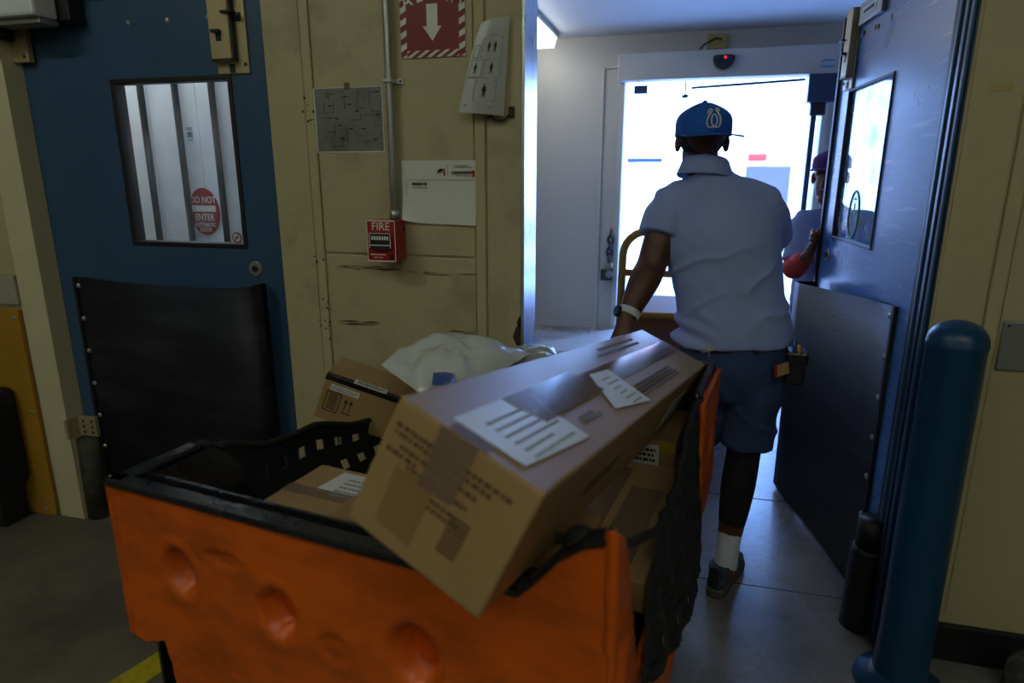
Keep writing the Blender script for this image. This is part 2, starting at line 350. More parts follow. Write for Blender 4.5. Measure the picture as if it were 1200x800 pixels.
# ---------------------------------------------------------------- traffic doors
def traffic_door(name, H, sd, nd):
    """leaf in hinge frame: s along the leaf, n out of the face towards the warehouse side, z up"""
    H, sd, nd = V(H), V(sd).normalized(), V(nd).normalized()
    P = lambda s, n, z: H + sd * s + nd * n + V((0, 0, z))
    def B(mb, s0, s1, n0, n1, z0, z1): return mb.obox(P(s0, n0, z0), sd * (s1 - s0), nd * (n1 - n0), V((0, 0, z1 - z0)))
    L, T, W0, W1, Z0, Z1 = 1.09, (.045 if name == 'door_1' else .02), .42, .932, 1.238, 1.838
    e = struct(empty(name, H)); fw_ = .009 if name == 'door_1' else .005
    mb = MB(); B(mb, 0, L, -T, 0, .02, Z0); B(mb, 0, L, -T, 0, Z1, 2.15); B(mb, 0, W0, -T, 0, Z0, Z1); B(mb, W1, L, -T, 0, Z0, Z1)
    mb.build('leaf', M['blue' if name == 'door_1' else 'blue_daylit'], e)
    mb = MB()
    for s0, s1, z0, z1 in ((W0 - fw_, W1 + fw_, Z0 - fw_, Z0 + fw_), (W0 - fw_, W1 + fw_, Z1 - fw_, Z1 + fw_), (W0 - fw_, W0 + fw_, Z0, Z1), (W1 - fw_, W1 + fw_, Z0, Z1)):
        B(mb, s0, s1, -T - .004, .005, z0, z1)
    fr = mb.build('window_frame', M['black'], e, .003)
    mb = MB(); B(mb, W0, W1, -.018, -.013, Z0, Z1); mb.build('glass', M['glass'] if 'right' in name else M['glass2'], fr)
    mb = MB(); B(mb, L, L + .024, -T, .012, .02, 2.15); mb.build('edge_gasket', M['black'], e)
    # bowed bumper plate: screwed along the hinge side, standing off towards the free edge
    prof = [(.085, .006), (.2, .012), (.35, .03), (.5, .05), (.65, .075), (.8, .105), (.9, .122), (.97, .125), (1.015, .11), (1.035, .075), (1.03, .045), (1.0, .03)]
    fine = []
    for i in range(len(prof) - 1):
        for k in range(3): t = k / 3; fine.append((prof[i][0] * (1 - t) + prof[i + 1][0] * t, prof[i][1] * (1 - t) + prof[i + 1][1] * t))
    fine.append(prof[-1]); rings = []; zt = lambda s: (1.095 + .012 * s - .02 * math.sin(s * 3)) if name == 'door_1' else 1.095 - .07 * s
    for z in (0, .5, 1):
        row = []
        for s, n in fine: row.append(P(s, n, .03 + (zt(s) - .03) * z))
        for s, n in fine[::-1]: row.append(P(s, n - .006, .03 + (zt(s) - .03) * z))
        rings.append(row)
    pl = MB().rings(rings).build('bumper_plate', M['plate'], e, 0, True)
    mb = MB(); B(mb, .085, .10, .006, .013, .03, 1.09); mb.build('plate_edge', M['black'], pl)
    for z in (1.055, .915, .775, .63, .485, .34, .19, .08): MB().dome(P(.112, .011, z), nd, .011, .007, 10, 3).build('bolt', M['steel'], pl)
    for s in (.53, .70, .87): MB().dome(P(s, 0, 2.035), nd, .010, .006, 10, 3).build('bolt', M['steel'], e)
    MB().dome(P(.12, 0, .84), nd, .006, .004, 8, 3).build('bolt', M['steel'], e)
    # round lock
    k = MB().disc(P(.965, 0, 1.155), nd, .028, .006, 24).build('lock_rose', M['steel'], e, .002)
    MB().disc(P(.965, .006, 1.155), nd, .012, .006, 16).build('lock_cylinder', M['black'], k)
    # surface latch with keeper slots at the top
    la = MB(); B(la, .893, 1.023, 0, .008, 1.845, 2.15); k = la.build('latch_plate', M['brass'], e, .004)
    mb = MB(); B(mb, .893, .975, .008, .035, 1.885, 2.15); mb.build('latch_case', M['brass'], k, .004)
    mb = MB(); B(mb, .975, .982, .008, .03, 1.885, 2.15); B(mb, .893, .975, .03, .036, 1.885, 1.893); mb.build('latch_rod', M['black'], k)
    mb = MB()
    for s, z in ((.93, 1.955), (.995, 2.02), (.955, 1.855)): B(mb, s - .01, s + .012, .009 if s > .985 or z < 1.88 else .035, .011 if s > .985 or z < 1.88 else .0365, z - .006, z + .022)
    mb.build('slot', M['black'], k)
    mb = MB(); B(mb, .912, .944, .036, .055, 1.975, 1.985); B(mb, .955, 1.005, .03, .05, 2.035, 2.043); mb.build('latch_pin', M['black'], k, .002)
    MB().disc(P(1.01, .008, 1.875), nd, .006, .003, 8).build('screw', M['black'], k)
    return e, P, B, sd, nd

dl, PL, BL, sL, nL = traffic_door('door_1', (-2.535, 2.13, 0), (1, 0, 0), (0, -1, 0))
dr, PR, BR, sR, nR = traffic_door('door_2_right', (.683, 2.205, 0), (-.061, 1, 0), (-1, -.061, 0))
dr.name = 'door_2'
# notices on the left door glass
no = MB().disc(PL(.882, -.018, 1.268), nL, .021, .002, 20).build('no_smoking_sticker', M['firered'], dl)
MB().disc(PL(.882, -.0155, 1.268), nL, .0155, .001, 20).build('sticker_centre', M['white'], no)
MB().prism([PL(.871, -.0138, 1.258), PL(.874, -.0138, 1.255), PL(.893, -.0138, 1.278), PL(.890, -.0138, 1.281)], nL * .0008).build('sticker_slash', M['firered'], no)
MB().prism([PL(.872, -.0142, 1.266), PL(.892, -.0142, 1.266), PL(.892, -.0142, 1.27), PL(.872, -.0142, 1.27)], nL * .0005).build('sticker_cigarette', M['print_'], no)
MB().obox(PL(.905, -.018, 1.255), (.018, 0, 0), (0, .002, 0), (0, 0, .085)).build('small_notice', M['greyprint'], dl)
# oval seal on the right door glass
cx = V(PR(.70, -.008, 1.345)); ring = MB(); pts = [cx + sR * (.062 * math.cos(k * math.pi / 16)) + V((0, 0, .092 * math.sin(k * math.pi / 16))) for k in range(33)]
s_ = ring.tube(pts, .0045, 6).build('oval_seal', M['greymetal'], dr)
M['green'] = mat('green_print', '4e8a6c', .5); M['greenglass'] = mat('pale_seal_print', 'b9c6cc', .5)
s_.data.materials[0] = M['green']
MB().prism([cx + sR * x + V((0, 0, z)) for x, z in ((-.012, -.05), (.012, -.05), (.008, -.01), (.018, .012), (.008, .02), (.007, .045), (-.007, .045), (-.008, .02), (-.018, .012), (-.008, -.01))], nR * .001).build('seal_figure', M['greyprint'], s_)
for z in (-.062, .058): MB().obox(cx + sR * -.02 + V((0, 0, z)), sR * .04, nR * .001, V((0, 0, .007))).build('seal_band', M['greyprint'], s_)

# hinge hardware: plates at head and foot, worn boots
for nm, mbx, m in (('hinge_bracket', MB().box((-2.545, 2.05 - .006, .385), (-2.527, 2.05 + .08, .475)).box((-2.53, 2.10, .385), (-2.435, 2.122, .475)), 'brass'),
                   ('hinge_bracket', MB().box((-2.60, 2.036, 1.925), (-2.525, 2.048, 2.05)).box((-2.53, 2.095, 1.915), (-2.452, 2.12, 2.05)), 'brass')):
    k = mbx.build(nm, M[m], dl, .003)
for x, z in ((-2.5, .405), (-2.5, .43), (-2.5, .455), (-2.455, .405), (-2.455, .43), (-2.455, .455), (-2.47, 1.935)):
    MB().disc((x, 2.10 if z < 1 else 2.095, z), (0, -1, 0), .006, .002, 8).build('screw', M['black'], dl)
MB().tube([(-2.495, 2.105, .0), (-2.495, 2.105, .15), (-2.495, 2.105, .38)], [.052, .05, .046], 14).build('hinge_boot', mat('worn_rubber', '2a2722', .7, c2='57503f', lo=.5, hi=.75, vs=16, bump=.3, bs=40), dl, 0, True)
MB().tube([PR(-.035, .022, 0), PR(-.035, .022, .02), PR(-.035, .022, .285), PR(-.035, .022, .30)], [.062, .06, .056, .052], 18).build('hinge_boot', M['black'], dr, 0, True)
MB().tube([PR(-.035, .022, .30), PR(-.035, .022, .40)], .046, 14).build('hinge_sleeve', M['black'], dr, 0, True)
mb = MB(); BR(mb, .03, .16, 0, .03, 2.03, 2.15); mb.build('hinge_bracket', M['greymetal'], dr, .004)
mb = MB(); BR(mb, .60, .86, 0, .018, 2.07, 2.15); k = mb.build('closer_plate', M['greymetal'], dr, .003)
mb = MB(); BR(mb, .66, .82, .018, .020, 2.095, 2.125); mb.build('white_tag', M['white'], k)
mb = MB()
for i in range(5): BR(mb, .68 + i * .026, .70 + i * .026, .020, .0208, 2.104, 2.116)
mb.build('printed_text', M['print_'], k)
for s, z in ((.83, 2.04), (.66, 2.03), (.9, 1.98)): MB().disc(PR(s, .0, z), nR, .010, .002, 10).build('empty_hole', M['rust'], dr)

# white closer on the left door
c = empty('door_closer', (-2.4, 2.05, 2.08), 'white and silver box with black backing over the top of left door', 'door closer')
MB().box((-2.52, 1.96, 2.04), (-2.24, 2.06, 2.19)).build('cover', mat('white_enamel', 'd4d8da', .3), c, .012)
MB().box((-2.52, 2.06, 2.04), (-2.19, 2.128, 2.2)).build('backing', M['black'], c, .004)
MB().box((-2.46, 1.985, 2.02), (-2.245, 2.06, 2.038)).build('underplate', M['steel'], c, .003)
MB().obox((-2.535, 2.0, 1.99), (.03, 0, 0), (0, .12, 0), (0, 0, .2)).obox((-2.56, 2.0, 2.0), (.1, 0, 0), (0, .05, 0), (0, 0, .04)).build('arm', M['black'], c, .004)

# white panel door seen through the left window, with its sticker
d3 = struct(empty('door_3', (-2.5, 2.62, 0)))
mpan = mat('white_door_panel', 'dcdde2', .55, var=.05, vs=3)
xs = [-2.86, -2.575, -2.42, -2.16, -1.95, -1.69]
Yp = 2.62
for i in range(len(xs) - 1):
    MB().box((xs[i] + .001, Yp, .03), (xs[i + 1] - .001, Yp + .03, 2.5)).build('door_panel', mpan, d3, .003)
for px in (134, 172.5, 212, 254, 296):
    q = at(px, 190, Yp - .03); MB().box((q.x - .0075, Yp - .03, .03), (q.x + .0075, Yp, 2.5)).build('door_rib', M['black'], d3, .003)
q = at(238, 248, Yp - .012); st = MB().disc((q.x, Yp - .001, q.z), (0, -1, 0), .108, .002, 40, .083).build('do_not_enter_sticker', M['firered'], d3)
yy = Yp - .004
MB().box((q.x - .064, yy - .001, q.z + .0), (q.x + .064, yy, q.z + .028)).build('sticker_bar', M['white'], st)
for s, dz, sz in (('DO NOT', .052, .044), ('ENTER', -.027, .044), ('AUTOMATIC', -.061, .026), ('DOOR', -.084, .026)):
    text(s, (q.x, yy, q.z + dz), (1, 0, 0), (0, 0, 1), sz, M['white'], st, 'lettering', .001, sx=.8)
q = at(222, 157, Yp - .005); st = MB().box((q.x - .02, Yp - .002, q.z - .035), (q.x + .02, Yp, q.z + .035)).build('paper_notice', M['label'], d3)
for dz, wd in ((.026, .014), (.019, .012), (.008, .012), (.003, .014), (-.002, .014), (-.007, .013), (-.012, .014), (-.026, .011)):
    MB().box((q.x - wd, Yp - .0026, q.z + dz - .0018), (q.x + wd, Yp - .002, q.z + dz + .0018)).build('notice_line', M['barblue'], st)
la = tag(MB().box((-3.6, 2.36, 2.66), (-1.9, 2.50, 2.715)).build('passage_fill_light', M['pfill'], None, .006), 'unseen long fill light added behind the left blue door to brighten the panels', 'ceiling light')  # unseen emitter, added to brighten the white panels behind the left window

# ---------------------------------------------------------------- things on the pillar
c = empty('alarm_sign', (-.795, WY, 1.93), 'red and white striped alarm sign with down arrow above the fire pull', 'sign')
x0, x1, z0, z1 = -.902, -.689, 1.856, 2.13; ys = WY - .0125
MB().box((x0, ys, z0), (x1, ys + .0035, z1)).build('sign_sheet', M['white'], c)
MB().box((x0 + .02, ys - .0008, z0 + .021), (x1 - .02, ys, z1 - .02)).build('red_field', M['red'], c)
def clip_poly(poly, bx):
    def cl(p, ax, v, keep):
        o = []
        for i in range(len(p)):
            a, b = p[i - 1], p[i]; ia, ib = keep(a[ax], v), keep(b[ax], v)
            if ia != ib: t = (v - a[ax]) / (b[ax] - a[ax]); o.append((a[0] + t * (b[0] - a[0]), a[1] + t * (b[1] - a[1])))
            if ib: o.append(b)
        return o
    for ax, v, k in ((0, bx[0], lambda a, b: a >= b), (0, bx[1], lambda a, b: a <= b), (1, bx[2], lambda a, b: a >= b), (1, bx[3], lambda a, b: a <= b)):
        if poly: poly = cl(poly, ax, v, k)
    return poly
mb = MB()
for bx in ((x0, x0 + .02, z0, z1), (x1 - .02, x1, z0, z1), (x0 + .02, x1 - .02, z0, z0 + .021)):
    for k in range(-14, 24):
        t = z0 + k * .036; dz = .55
        p = clip_poly([(x0, t), (x1, t + (x1 - x0) * dz + .06 * 0), (x1, t + (x1 - x0) * dz + .018), (x0, t + .018)] if bx[3] == z1 else [(x0 + k * .033, z0), (x0 + k * .033 + .017, z0), (x0 + k * .033 + .05, z0 + .021), (x0 + k * .033 + .033, z0 + .021)], bx)
        if len(p) > 2: mb.prism([(a, ys - .0006, b) for a, b in p], (0, -.0006, 0))
mb.build('border_stripe', M['red'], c)
ax = (x0 + x1) / 2
MB().prism([(ax + dx, ys - .001, zz) for dx, zz in ((-.018, 2.008), (.018, 2.008), (.018, 1.945), (.031, 1.945), (0, 1.903), (-.031, 1.945), (-.018, 1.945))], (0, -.0008, 0)).build('arrow', M['white'], c)
for i, ch in enumerate('ALARM'):
    an = R(26 - i * 13) ; rr = .19
    o_ = V((ax - math.sin(an) * rr, ys - .001, 1.847 + math.cos(an) * rr))
    text(ch, o_, (math.cos(an), 0, math.sin(an)), (-math.sin(an), 0, math.cos(an)), .058, M['white'], c, 'lettering', .0006, sx=.85)

c = empty('conduit', (-.94, WY, 1.36), 'galvanised conduit pipe running down the pillar to the fire pull', 'conduit')
MB().tube([(-.941, WY - .03, 1.34), (-.941, WY - .03, 1.5), (-.940, WY - .03, 2.0), (-.940, WY - .03, 3.3)], .0125, 14).build('pipe', M['steel'], c, 0, True)
MB().tube([(-.941, WY - .03, 1.36), (-.941, WY - .03, 1.385)], .0165, 12).build('coupling', M['steel'], c, 0, True)
MB().box((-.957, WY - .047, 1.783), (-.925, WY - .010, 1.795)).box((-.925, WY - .014, 1.779), (-.898, WY - .008, 1.799)).build('strap', M['steel'], c, .002)
MB().disc((-.908, WY - .014, 1.789), (0, -1, 0), .004, .003, 8).build('screw', M['black'], c)

c = empty('fire_alarm_pull', (-.965, WY - .05, 1.29), 'red fire alarm pull box with black handle below the conduit', 'fire alarm')
fx0, fx1, fz0, fz1, fy = -1.015, -.912, 1.222, 1.357, 1.965
MB().box((fx0, fy, fz0), (fx1, WY - .009, fz1)).build('housing', M['firered'], c, .004)
mb = MB()
for lo, hi in (((fx0, fz0), (fx1, fz0 + .004)), ((fx0, fz1 - .004), (fx1, fz1)), ((fx0, fz0), (fx0 + .004, fz1)), ((fx1 - .004, fz0), (fx1, fz1))):
    mb.box((lo[0] + .001, fy - .001, lo[1]), (hi[0] - .001, fy + .001, hi[1]))
mb.build('white_border', M['white'], c)
text('FIRE', ((fx0 + fx1) / 2, fy, fz1 - .021), (1, 0, 0), (0, 0, 1), .036, M['white'], c, 'lettering', .0008)
mx = (fx0 + fx1) / 2
MB().prism([(mx + a, fy, fz0 + b) for a, b in ((-.037, .093), (.037, .093), (.037, .045), (.02, .037), (-.02, .037), (-.037, .045))], (0, -.010, 0)).build('pull_handle', M['black'], c, .002)
mb = MB()
for bx in ((-.037, .037, .092, .094), (-.038, -.036, .045, .094), (.036, .038, .045, .094), (-.034, .034, .053, .056)): mb.box((mx + bx[0], fy - .0112, fz0 + bx[2]), (mx + bx[1], fy - .0098, fz0 + bx[3]))
mb.build('handle_outline', M['white'], c)
mb = MB()
for k in range(7): mb.box((mx - .03 + k * .009, fy - .0112, fz0 + .072), (mx - .024 + k * .009, fy - .01, fz0 + .084))
mb.build('handle_print', M['white'], c)
mb = MB()
for k in range(8): mb.box((mx - .04 + k * .007, fy - .0008, fz0 + .021), (mx - .035 + k * .007, fy, fz0 + .025))
for k in range(5): mb.box((mx - .03 + k * .007, fy - .0008, fz0 + .012), (mx - .025 + k * .007, fy, fz0 + .015))
mb.build('fine_print', M['white'], c)
MB().disc((mx + .036, fy, fz0 + .017), (0, -1, 0), .010, .004, 6).build('key_lock', M['black'], c)

def wall_quad(pts, y, th=.002): return MB().prism([(p.x, y, p.z) for p in pts], (0, th, 0))
yq = WY - .0105
c = empty('evacuation_diagram', (-1.1, yq, 1.67), 'dark grey printed floor plan sheet taped left of the conduit', 'poster')
MB().box((-1.226, yq, 1.573), (-.976, yq + .002, 1.778)).build('sheet', M['paper'], c)
MB().box((-1.221, yq - .0006, 1.577), (-.979, yq, 1.776)).build('diagram_print', M['diagram'], c)
mb = MB()
for i in range(38):
    x = random.uniform(-1.20, -1.0); z = random.uniform(1.59, 1.765); l = random.uniform(.008, .05)
    if random.random() < .5: mb.box((x, yq - .0011, z), (min(-.985, x + l), yq - .0006, z + .0015))
    else: mb.box((x, yq - .0011, z), (x + .0015, yq - .0006, min(1.77, z + l)))
for i in range(14):
    x = random.uniform(-1.19, -1.0); z = random.uniform(1.6, 1.76); mb.box((x, yq - .0011, z), (x + .014, yq - .0006, z + .004))
mb.build('plan_lines', M['print_'], c)['kind'] = 'stuff'
MB().box((-1.11, yq - .0015, 1.77), (-1.09, yq - .0005, 1.792)).build('tape_piece', M['tape'], c)

c = empty('mailing_form', (-.79, yq, 1.44), 'large white mailing form with two barcodes taped right of the fire pull', 'paper')
n_ = 10; top, bot = [], []
mb = MB(); rows = []
for k in range(n_ + 1):
    t = k / n_; x = -.918 + .256 * t; curl = .02 * max(0, 1 - t * 3) ** 2
    rows.append([(x, yq - .001, 1.546), (x, yq - .002, 1.44), (x, yq - .004 - curl * .4, 1.372), (x + curl * .3, yq - .006 - curl, 1.345 - .006 * t + curl * .5)])
for th in (0, .0012):
    mb.add([(p[0], p[1] + th, p[2]) for r_ in rows for p in r_], [(i * 4 + j, i * 4 + j + 1, (i + 1) * 4 + j + 1, (i + 1) * 4 + j) for i in range(n_) for j in range(3)])
mb.build('sheet', M['paper'], c, 0, True, False)
def barcode(x0, x1, z0, z1, y, par):
    mb = MB(); x = x0
    while x < x1: wd = random.choice((.0012, .002, .003)); mb.box((x, y - .0005, z0), (min(x + wd, x1), y, z1)); x += wd + random.choice((.0012, .002))
    mb.build('barcode', M['print_'], par)
yb = yq - .0032
barcode(-.882, -.830, 1.466, 1.476, yb, c); barcode(-.742, -.672, 1.502, 1.512, yb, c)
mb = MB()
for z, xa, xb in ((1.458, -.88, -.83), (1.496, -.73, -.68), (1.522, -.735, -.675), (1.528, -.735, -.69)):
    x = xa
    while x < xb: l = random.uniform(.002, .006); mb.box((x, yb - .0005, z), (x + l, yb, z + .003)); x += l + .0015
for x in (-.902, -.757): mb.box((x, yb - .0005, 1.43 if x < -.8 else 1.493), (x + .0012, yb, 1.478 if x < -.8 else 1.53))
mb.box((-.902, yb - .0005, 1.483), (-.665, yb, 1.4842))
mb.build('printed_text', M['greyprint'], c)
# emblem: dark bird head shape, red bar at its right
MB().prism([(-.793 + a, yb, 1.506 + b) for a, b in ((0, .002), (.004, .010), (.012, .014), (.020, .013), (.024, .009), (.017, .009), (.020, .005), (.012, .005), (.016, .001), (.006, .002), (.002, -.002))], (0, -.0006, 0)).build('emblem', M['print_'], c)
MB().box((-.770, yb - .0006, 1.497), (-.766, yb, 1.52)).build('red_mark', M['firered'], c); MB().box((-.672, yb - .0006, 1.494), (-.665, yb, 1.514)).build('red_mark', M['firered'], c)

c = empty('instruction_card', (-.6, WY - .03, 1.82), 'laminated instruction card with figure pictograms, left edge curled, by steel guard', 'poster')
q = lambda u, v, dy=0: V((-.544 + (-.095 + -.02 * 0) * 0, 0, 0))
TL, TR, BL_, BR_ = V((-.632, WY - .03, 1.943)), V((-.546, WY - .02, 1.958)), V((-.700, WY - .055, 1.688)), V((-.565, WY - .025, 1.676))
def card(u, v, off=0):
    p = (TL * (1 - u) + TR * u) * (1 - v) + (BL_ * (1 - u) + BR_ * u) * v
    p = p + V((0, -.012 * math.sin(math.pi * u), 0)) + V((-.006 * math.sin(math.pi * v) * (1 - u), 0, 0))
    return p + V((0, -off, 0))
mb = MB(); nu, nv = 8, 10
for off in (0, -.0015):
    mb.add([card(i / nu, j / nv, off) for i in range(nu + 1) for j in range(nv + 1)], [(i * (nv + 1) + j, i * (nv + 1) + j + 1, (i + 1) * (nv + 1) + j + 1, (i + 1) * (nv + 1) + j) for i in range(nu) for j in range(nv)])
mb.build('sheet', M['lamin'], c, 0, True, False)
def cardpoly(pts, name, m, off=.0012): return MB().prism([card(u, v, off) for u, v in pts], (0, -.0006, 0)).build(name, M[m], c)
for u0, u1, v0, v1 in ((.30, .86, .19, .40), (-.0 + .06, .24, .26, .40), (.06, .40, .42, .62), (.44, .86, .42, .62), (.28, .80, .64, .86)):
    e_ = .012
    mb = MB()
    for a_, b2, c2_, d_ in ((u0, u1, v0, v0 + e_ * .6), (u0, u1, v1 - e_ * .6, v1), (u0, u0 + e_, v0, v1), (u1 - e_, u1, v0, v1)):
        mb.prism([card(a_, c2_, .0012), card(b2, c2_, .0012), card(b2, d_, .0012), card(a_, d_, .0012)], (0, -.0006, 0))
    mb.build('pictogram_frame', M['greyprint'], c)
fig = [(-.03, .07), (-.02, .02), (-.04, -.0), (-.03, -.04), (-.01, -.045), (-.01, -.07), (.012, -.07), (.012, -.045), (.035, -.03), (.04, 0), (.02, .02), (.03, .07), (.012, .07), (0, .03), (-.015, .07)]
for u, v, s in ((.50, .29, .8), (.67, .29, .8), (.22, .51, .8), (.64, .51, .8), (.53, .75, 1.0)): cardpoly([(u + a * 1.3 * s, v + b * s) for a, b in fig], 'figure', 'print_')
for v, u0, u1 in ((.91, .1, .75), (.925, .1, .7), (.17, .45, .75), (.60, .1, .36), (.40, .1, .22)): cardpoly([(u0, v), (u1, v), (u1, v + .008), (u0, v + .008)], 'text_line', 'greyprint')
c2 = empty('cord_clump', (-.58, WY - .02, 1.66), 'short dark knotted cord poking out under the instruction card', 'cord')
pts = [V((-.615 + .011 * i, WY - .022 - .006 * math.sin(i * 1.7), 1.672 + .008 * math.sin(i * 2.3) - (.012 if i in (3, 4) else 0))) for i in range(7)]
MB().tube(pts, .004, 6).build('strand', M['black'], c2, 0, True); MB().box((-.552, WY - .014, 1.672), (-.534, WY - .006, 1.705)).build('tab', M['rust'], c2, .002)

# tape marks, plate on the right
tag(MB().box((.745, WY - .0075, 1.712), (.795, WY - .006, 1.728)).build('tape_scrap', M['paper'], None), 'small yellowed tape scrap high on the right wall', 'tape'); bpy.data.objects['tape_scrap'].data.materials[0] = mat('aged_tape', 'b5a25e', .5)
c = empty('cover_plate', (.98, WY, 1.04), 'blank grey metal cover plate on the wall right of the blue bollard', 'wall plate')
MB().box((.872, WY - .014, .966), (1.16, WY - .004, 1.108)).build('plate', M['greymetal'], c, .006)
MB().disc((.885, WY - .014, 1.095), (0, -1, 0), .004, .002, 8).build('screw', M['black'], c)

# left edge: yellow guard, panel, dark machine
c = empty('yellow_guard', (-2.85, 2.0, 0), 'yellow steel guard panel on the floor left of the door jamb', 'guard')
MB().box((-3.3, WY - .022, 0), (-2.675, WY - .002, .955)).build('panel', M['yellow'], c, .004)
for x, z in ((-2.70, .92), (-2.70, .5), (-2.73, .03)): MB().dome((x, WY - .022, z), (0, -1, 0), .010, .006, 10, 3).build('bolt', M['steel'], c)
c = empty('machine_housing', (-2.95, 1.9, 0), 'dark scuffed machine housing with a punched steel bracket at the far left', 'machine')
MB().box((-3.6, 1.88, .18), (-2.755, 2.03, .62)).build('housing', M['plate'], c, .03)
MB().box((-3.6, 1.90, .0), (-2.80, 2.02, .18)).build('base', M['black'], c, .01)
k = MB().box((-2.80, 1.868, .40), (-2.762, 1.879, .475)).build('bracket', M['steel'], c, .003)
for z in (.42, .44, .455): MB().disc((-2.775, 1.868, z), (0, -1, 0), .005, .002, 8).build('hole', M['black'], k)
MB().box((-3.3, WY - .02, .975), (-2.665, WY - .001, 1.10)).build('wall_panel', mat('pale_panel', 'a39d8a', .5), wf, .004)

# ---------------------------------------------------------------- bollard
c = empty('bollard', (.712, 1.9, 0), 'tall round blue plastic bollard with domed top in front of right wall', 'bollard')
prof = [(.0755, .0), (.0735, .04), (.071, .2), (.0705, 1.06), (.0725, 1.065), (.0725, 1.072)]
for k in range(8): an = k / 7 * math.pi / 2; prof.append((.0705 * math.cos(an) + .0008, 1.076 + .056 * math.sin(an)))
MB().rings([[(.712 + r_ * math.cos(k * math.pi / 20), 1.9 + r_ * math.sin(k * math.pi / 20), z) for k in range(40)] for r_, z in prof]).build('sleeve', M['bollard'], c, 0, True)
MB().rings([[(.712 + r_ * math.cos(k * math.pi / 16), 1.9 + r_ * math.sin(k * math.pi / 16), z) for k in range(32)] for r_, z in ((.125, 0), (.12, .018), (.09, .035), (.078, .05))]).build('base_collar', M['bollard'], c, 0, True)
c = tag(MB().tube([(1.05, 1.90, 0), (1.05, 1.90, .12), (1.05, 1.90, .15)], [.07, .066, .05], 16).build('rubber_bumper', mat('scuffed_grey_rubber', '3b3a38', .8, c2='75726b', lo=.5, hi=.7, vs=30, bump=.3), None, 0, True), 'scuffed grey rubber stub at the lower right corner', 'bumper')

# ---------------------------------------------------------------- far end of the vestibule
c = empty('door_operator', (.23, 6.25, 2.42), 'white overhead box of the automatic door with dark sensor in front', 'door operator')
MB().box((-.665, 6.20, 2.31), (1.165, BACK - .002, 2.535)).build('header_box', M['white_trim'], c, .006)
s = MB().prism([(.225 + a, 6.2, 2.425 + b) for a, b in ((-.088, .05), (-.06, .06), (.06, .06), (.088, .05), (.086, .01), (.06, -.035), (.02, -.058), (-.02, -.058), (-.06, -.035), (-.086, .01))], (0, -.045, 0)).build('sensor', M['black'], c, .008)
MB().disc((.235, 6.155, 2.462), (0, -1, 0), .009, .004, 10).build('led', M['led'], s)
MB().disc((.19, 6.155, 2.43), (0, -1, 0), .022, .003, 14).build('lens', M['watchface'], s); MB().disc((.262, 6.155, 2.43), (0, -1, 0), .022, .003, 14).build('lens', M['watchface'], s)
lx, lz = at(971, 74, 6.195).x, at(971, 74, 6.195).z
for sg in (1, -1): MB().prism([(lx + a, 6.2, lz + sg * b) for a, b in ((-.065, .012), (-.03, .032), (.03, .032), (.065, .012), (.03, .016), (-.03, .016))], (0, -.002, 0)).build('maker_mark', mat('light_blue_print', '4f8fc4', .5), c)
q = at(751, 106, 6.3); MB().box((q.x - .06, 6.26, q.z - .03), (q.x + .06, 6.34, q.z + .04)).build('lower_sensor', M['barblue'], c, .004)
c = empty('junction_box', (.165, BACK, 2.62), 'yellowed junction box with a hanging cable above the door operator', 'junction box')
MB().box((.08, BACK - .03, 2.565), (.25, BACK, 2.685)).build('box', mat('yellowed_plastic', 'a08b52', .5), c, .006)
MB().tube([(.20, BACK - .03, 2.64), (.15, BACK - .06, 2.645), (.06, BACK - .06, 2.60), (.02, BACK - .05, 2.56), (.02, BACK - .06, 2.53)], .008, 6).build('cable', M['black'], c, 0, True)
c = empty('swing_arm', (.95, 6.25, 0), 'dark motor box with a thin arm and post at the right of the bright doorway', 'door motor')
MB().box((.90, 6.10, 2.08), (1.12, 6.25, 2.30)).build('motor_box', M['dblue'], c, .008)
MB().box((.94, 6.14, 1.98), (1.06, 6.24, 2.08)).build('gear_case', M['black'], c, .006)
MB().tube([at(810, 103, 6.15), at(944, 93, 6.15)], .012, 8).build('arm', M['barblue'], c, 0, True)
MB().box((.955, 6.17, .0), (1.0, 6.23, 1.99)).build('post', M['dblue'], c, .006)
mb = MB().box((1.0, 6.16, .0), (1.1, 6.2, 1.99))
q = at(803, 109, 6.1); c = empty('ceiling_sensor', (q.x, 6.1, q.z), 'tiny dark sensor pendant left of the swing arm', 'sensor')
q0 = q; MB().tube([(q.x, 6.15, q.z + .1), (q.x, 6.15, q.z - .01)], .008, 8).build('stem', M['barblue'], c); MB().dome((q.x, 6.15, q.z - .01), (0, 0, -1), .035, .03, 12, 3).build('head', M['barblue'], c, 0, True)
# chain and padlock on the trim
c = empty('padlock', (-.70, 6.3, .66), 'black padlock hanging from a chain on the door trim', 'padlock')
for k in range(5):
    z = .95 - k * .058; cc = V((-.685 - .004 * k, BACK - .05, z)); ax_ = (V((1, 0, 0)) if k % 2 else V((0, 1, 0)))
    MB().tube([cc + ax_ * (.026 * math.cos(t * math.pi / 6)) + V((0, 0, .042 * math.sin(t * math.pi / 6))) for t in range(13)], .012, 6).build('chain_link', M['black'], c, 0, True)
MB().tube([(-.735, BACK - .05, .60), (-.735, BACK - .05, .66), (-.705, BACK - .05, .69), (-.675, BACK - .05, .66), (-.675, BACK - .05, .60)], .009, 8).build('shackle', M['steel'], c, 0, True)
MB().box((-.775, BACK - .075, .50), (-.65, BACK - .03, .61)).build('body', M['black'], c, .01); MB().disc((-.69, BACK - .075, .565), (0, -1, 0), .036, .01, 20).build('dial', M['greymetal'], c)
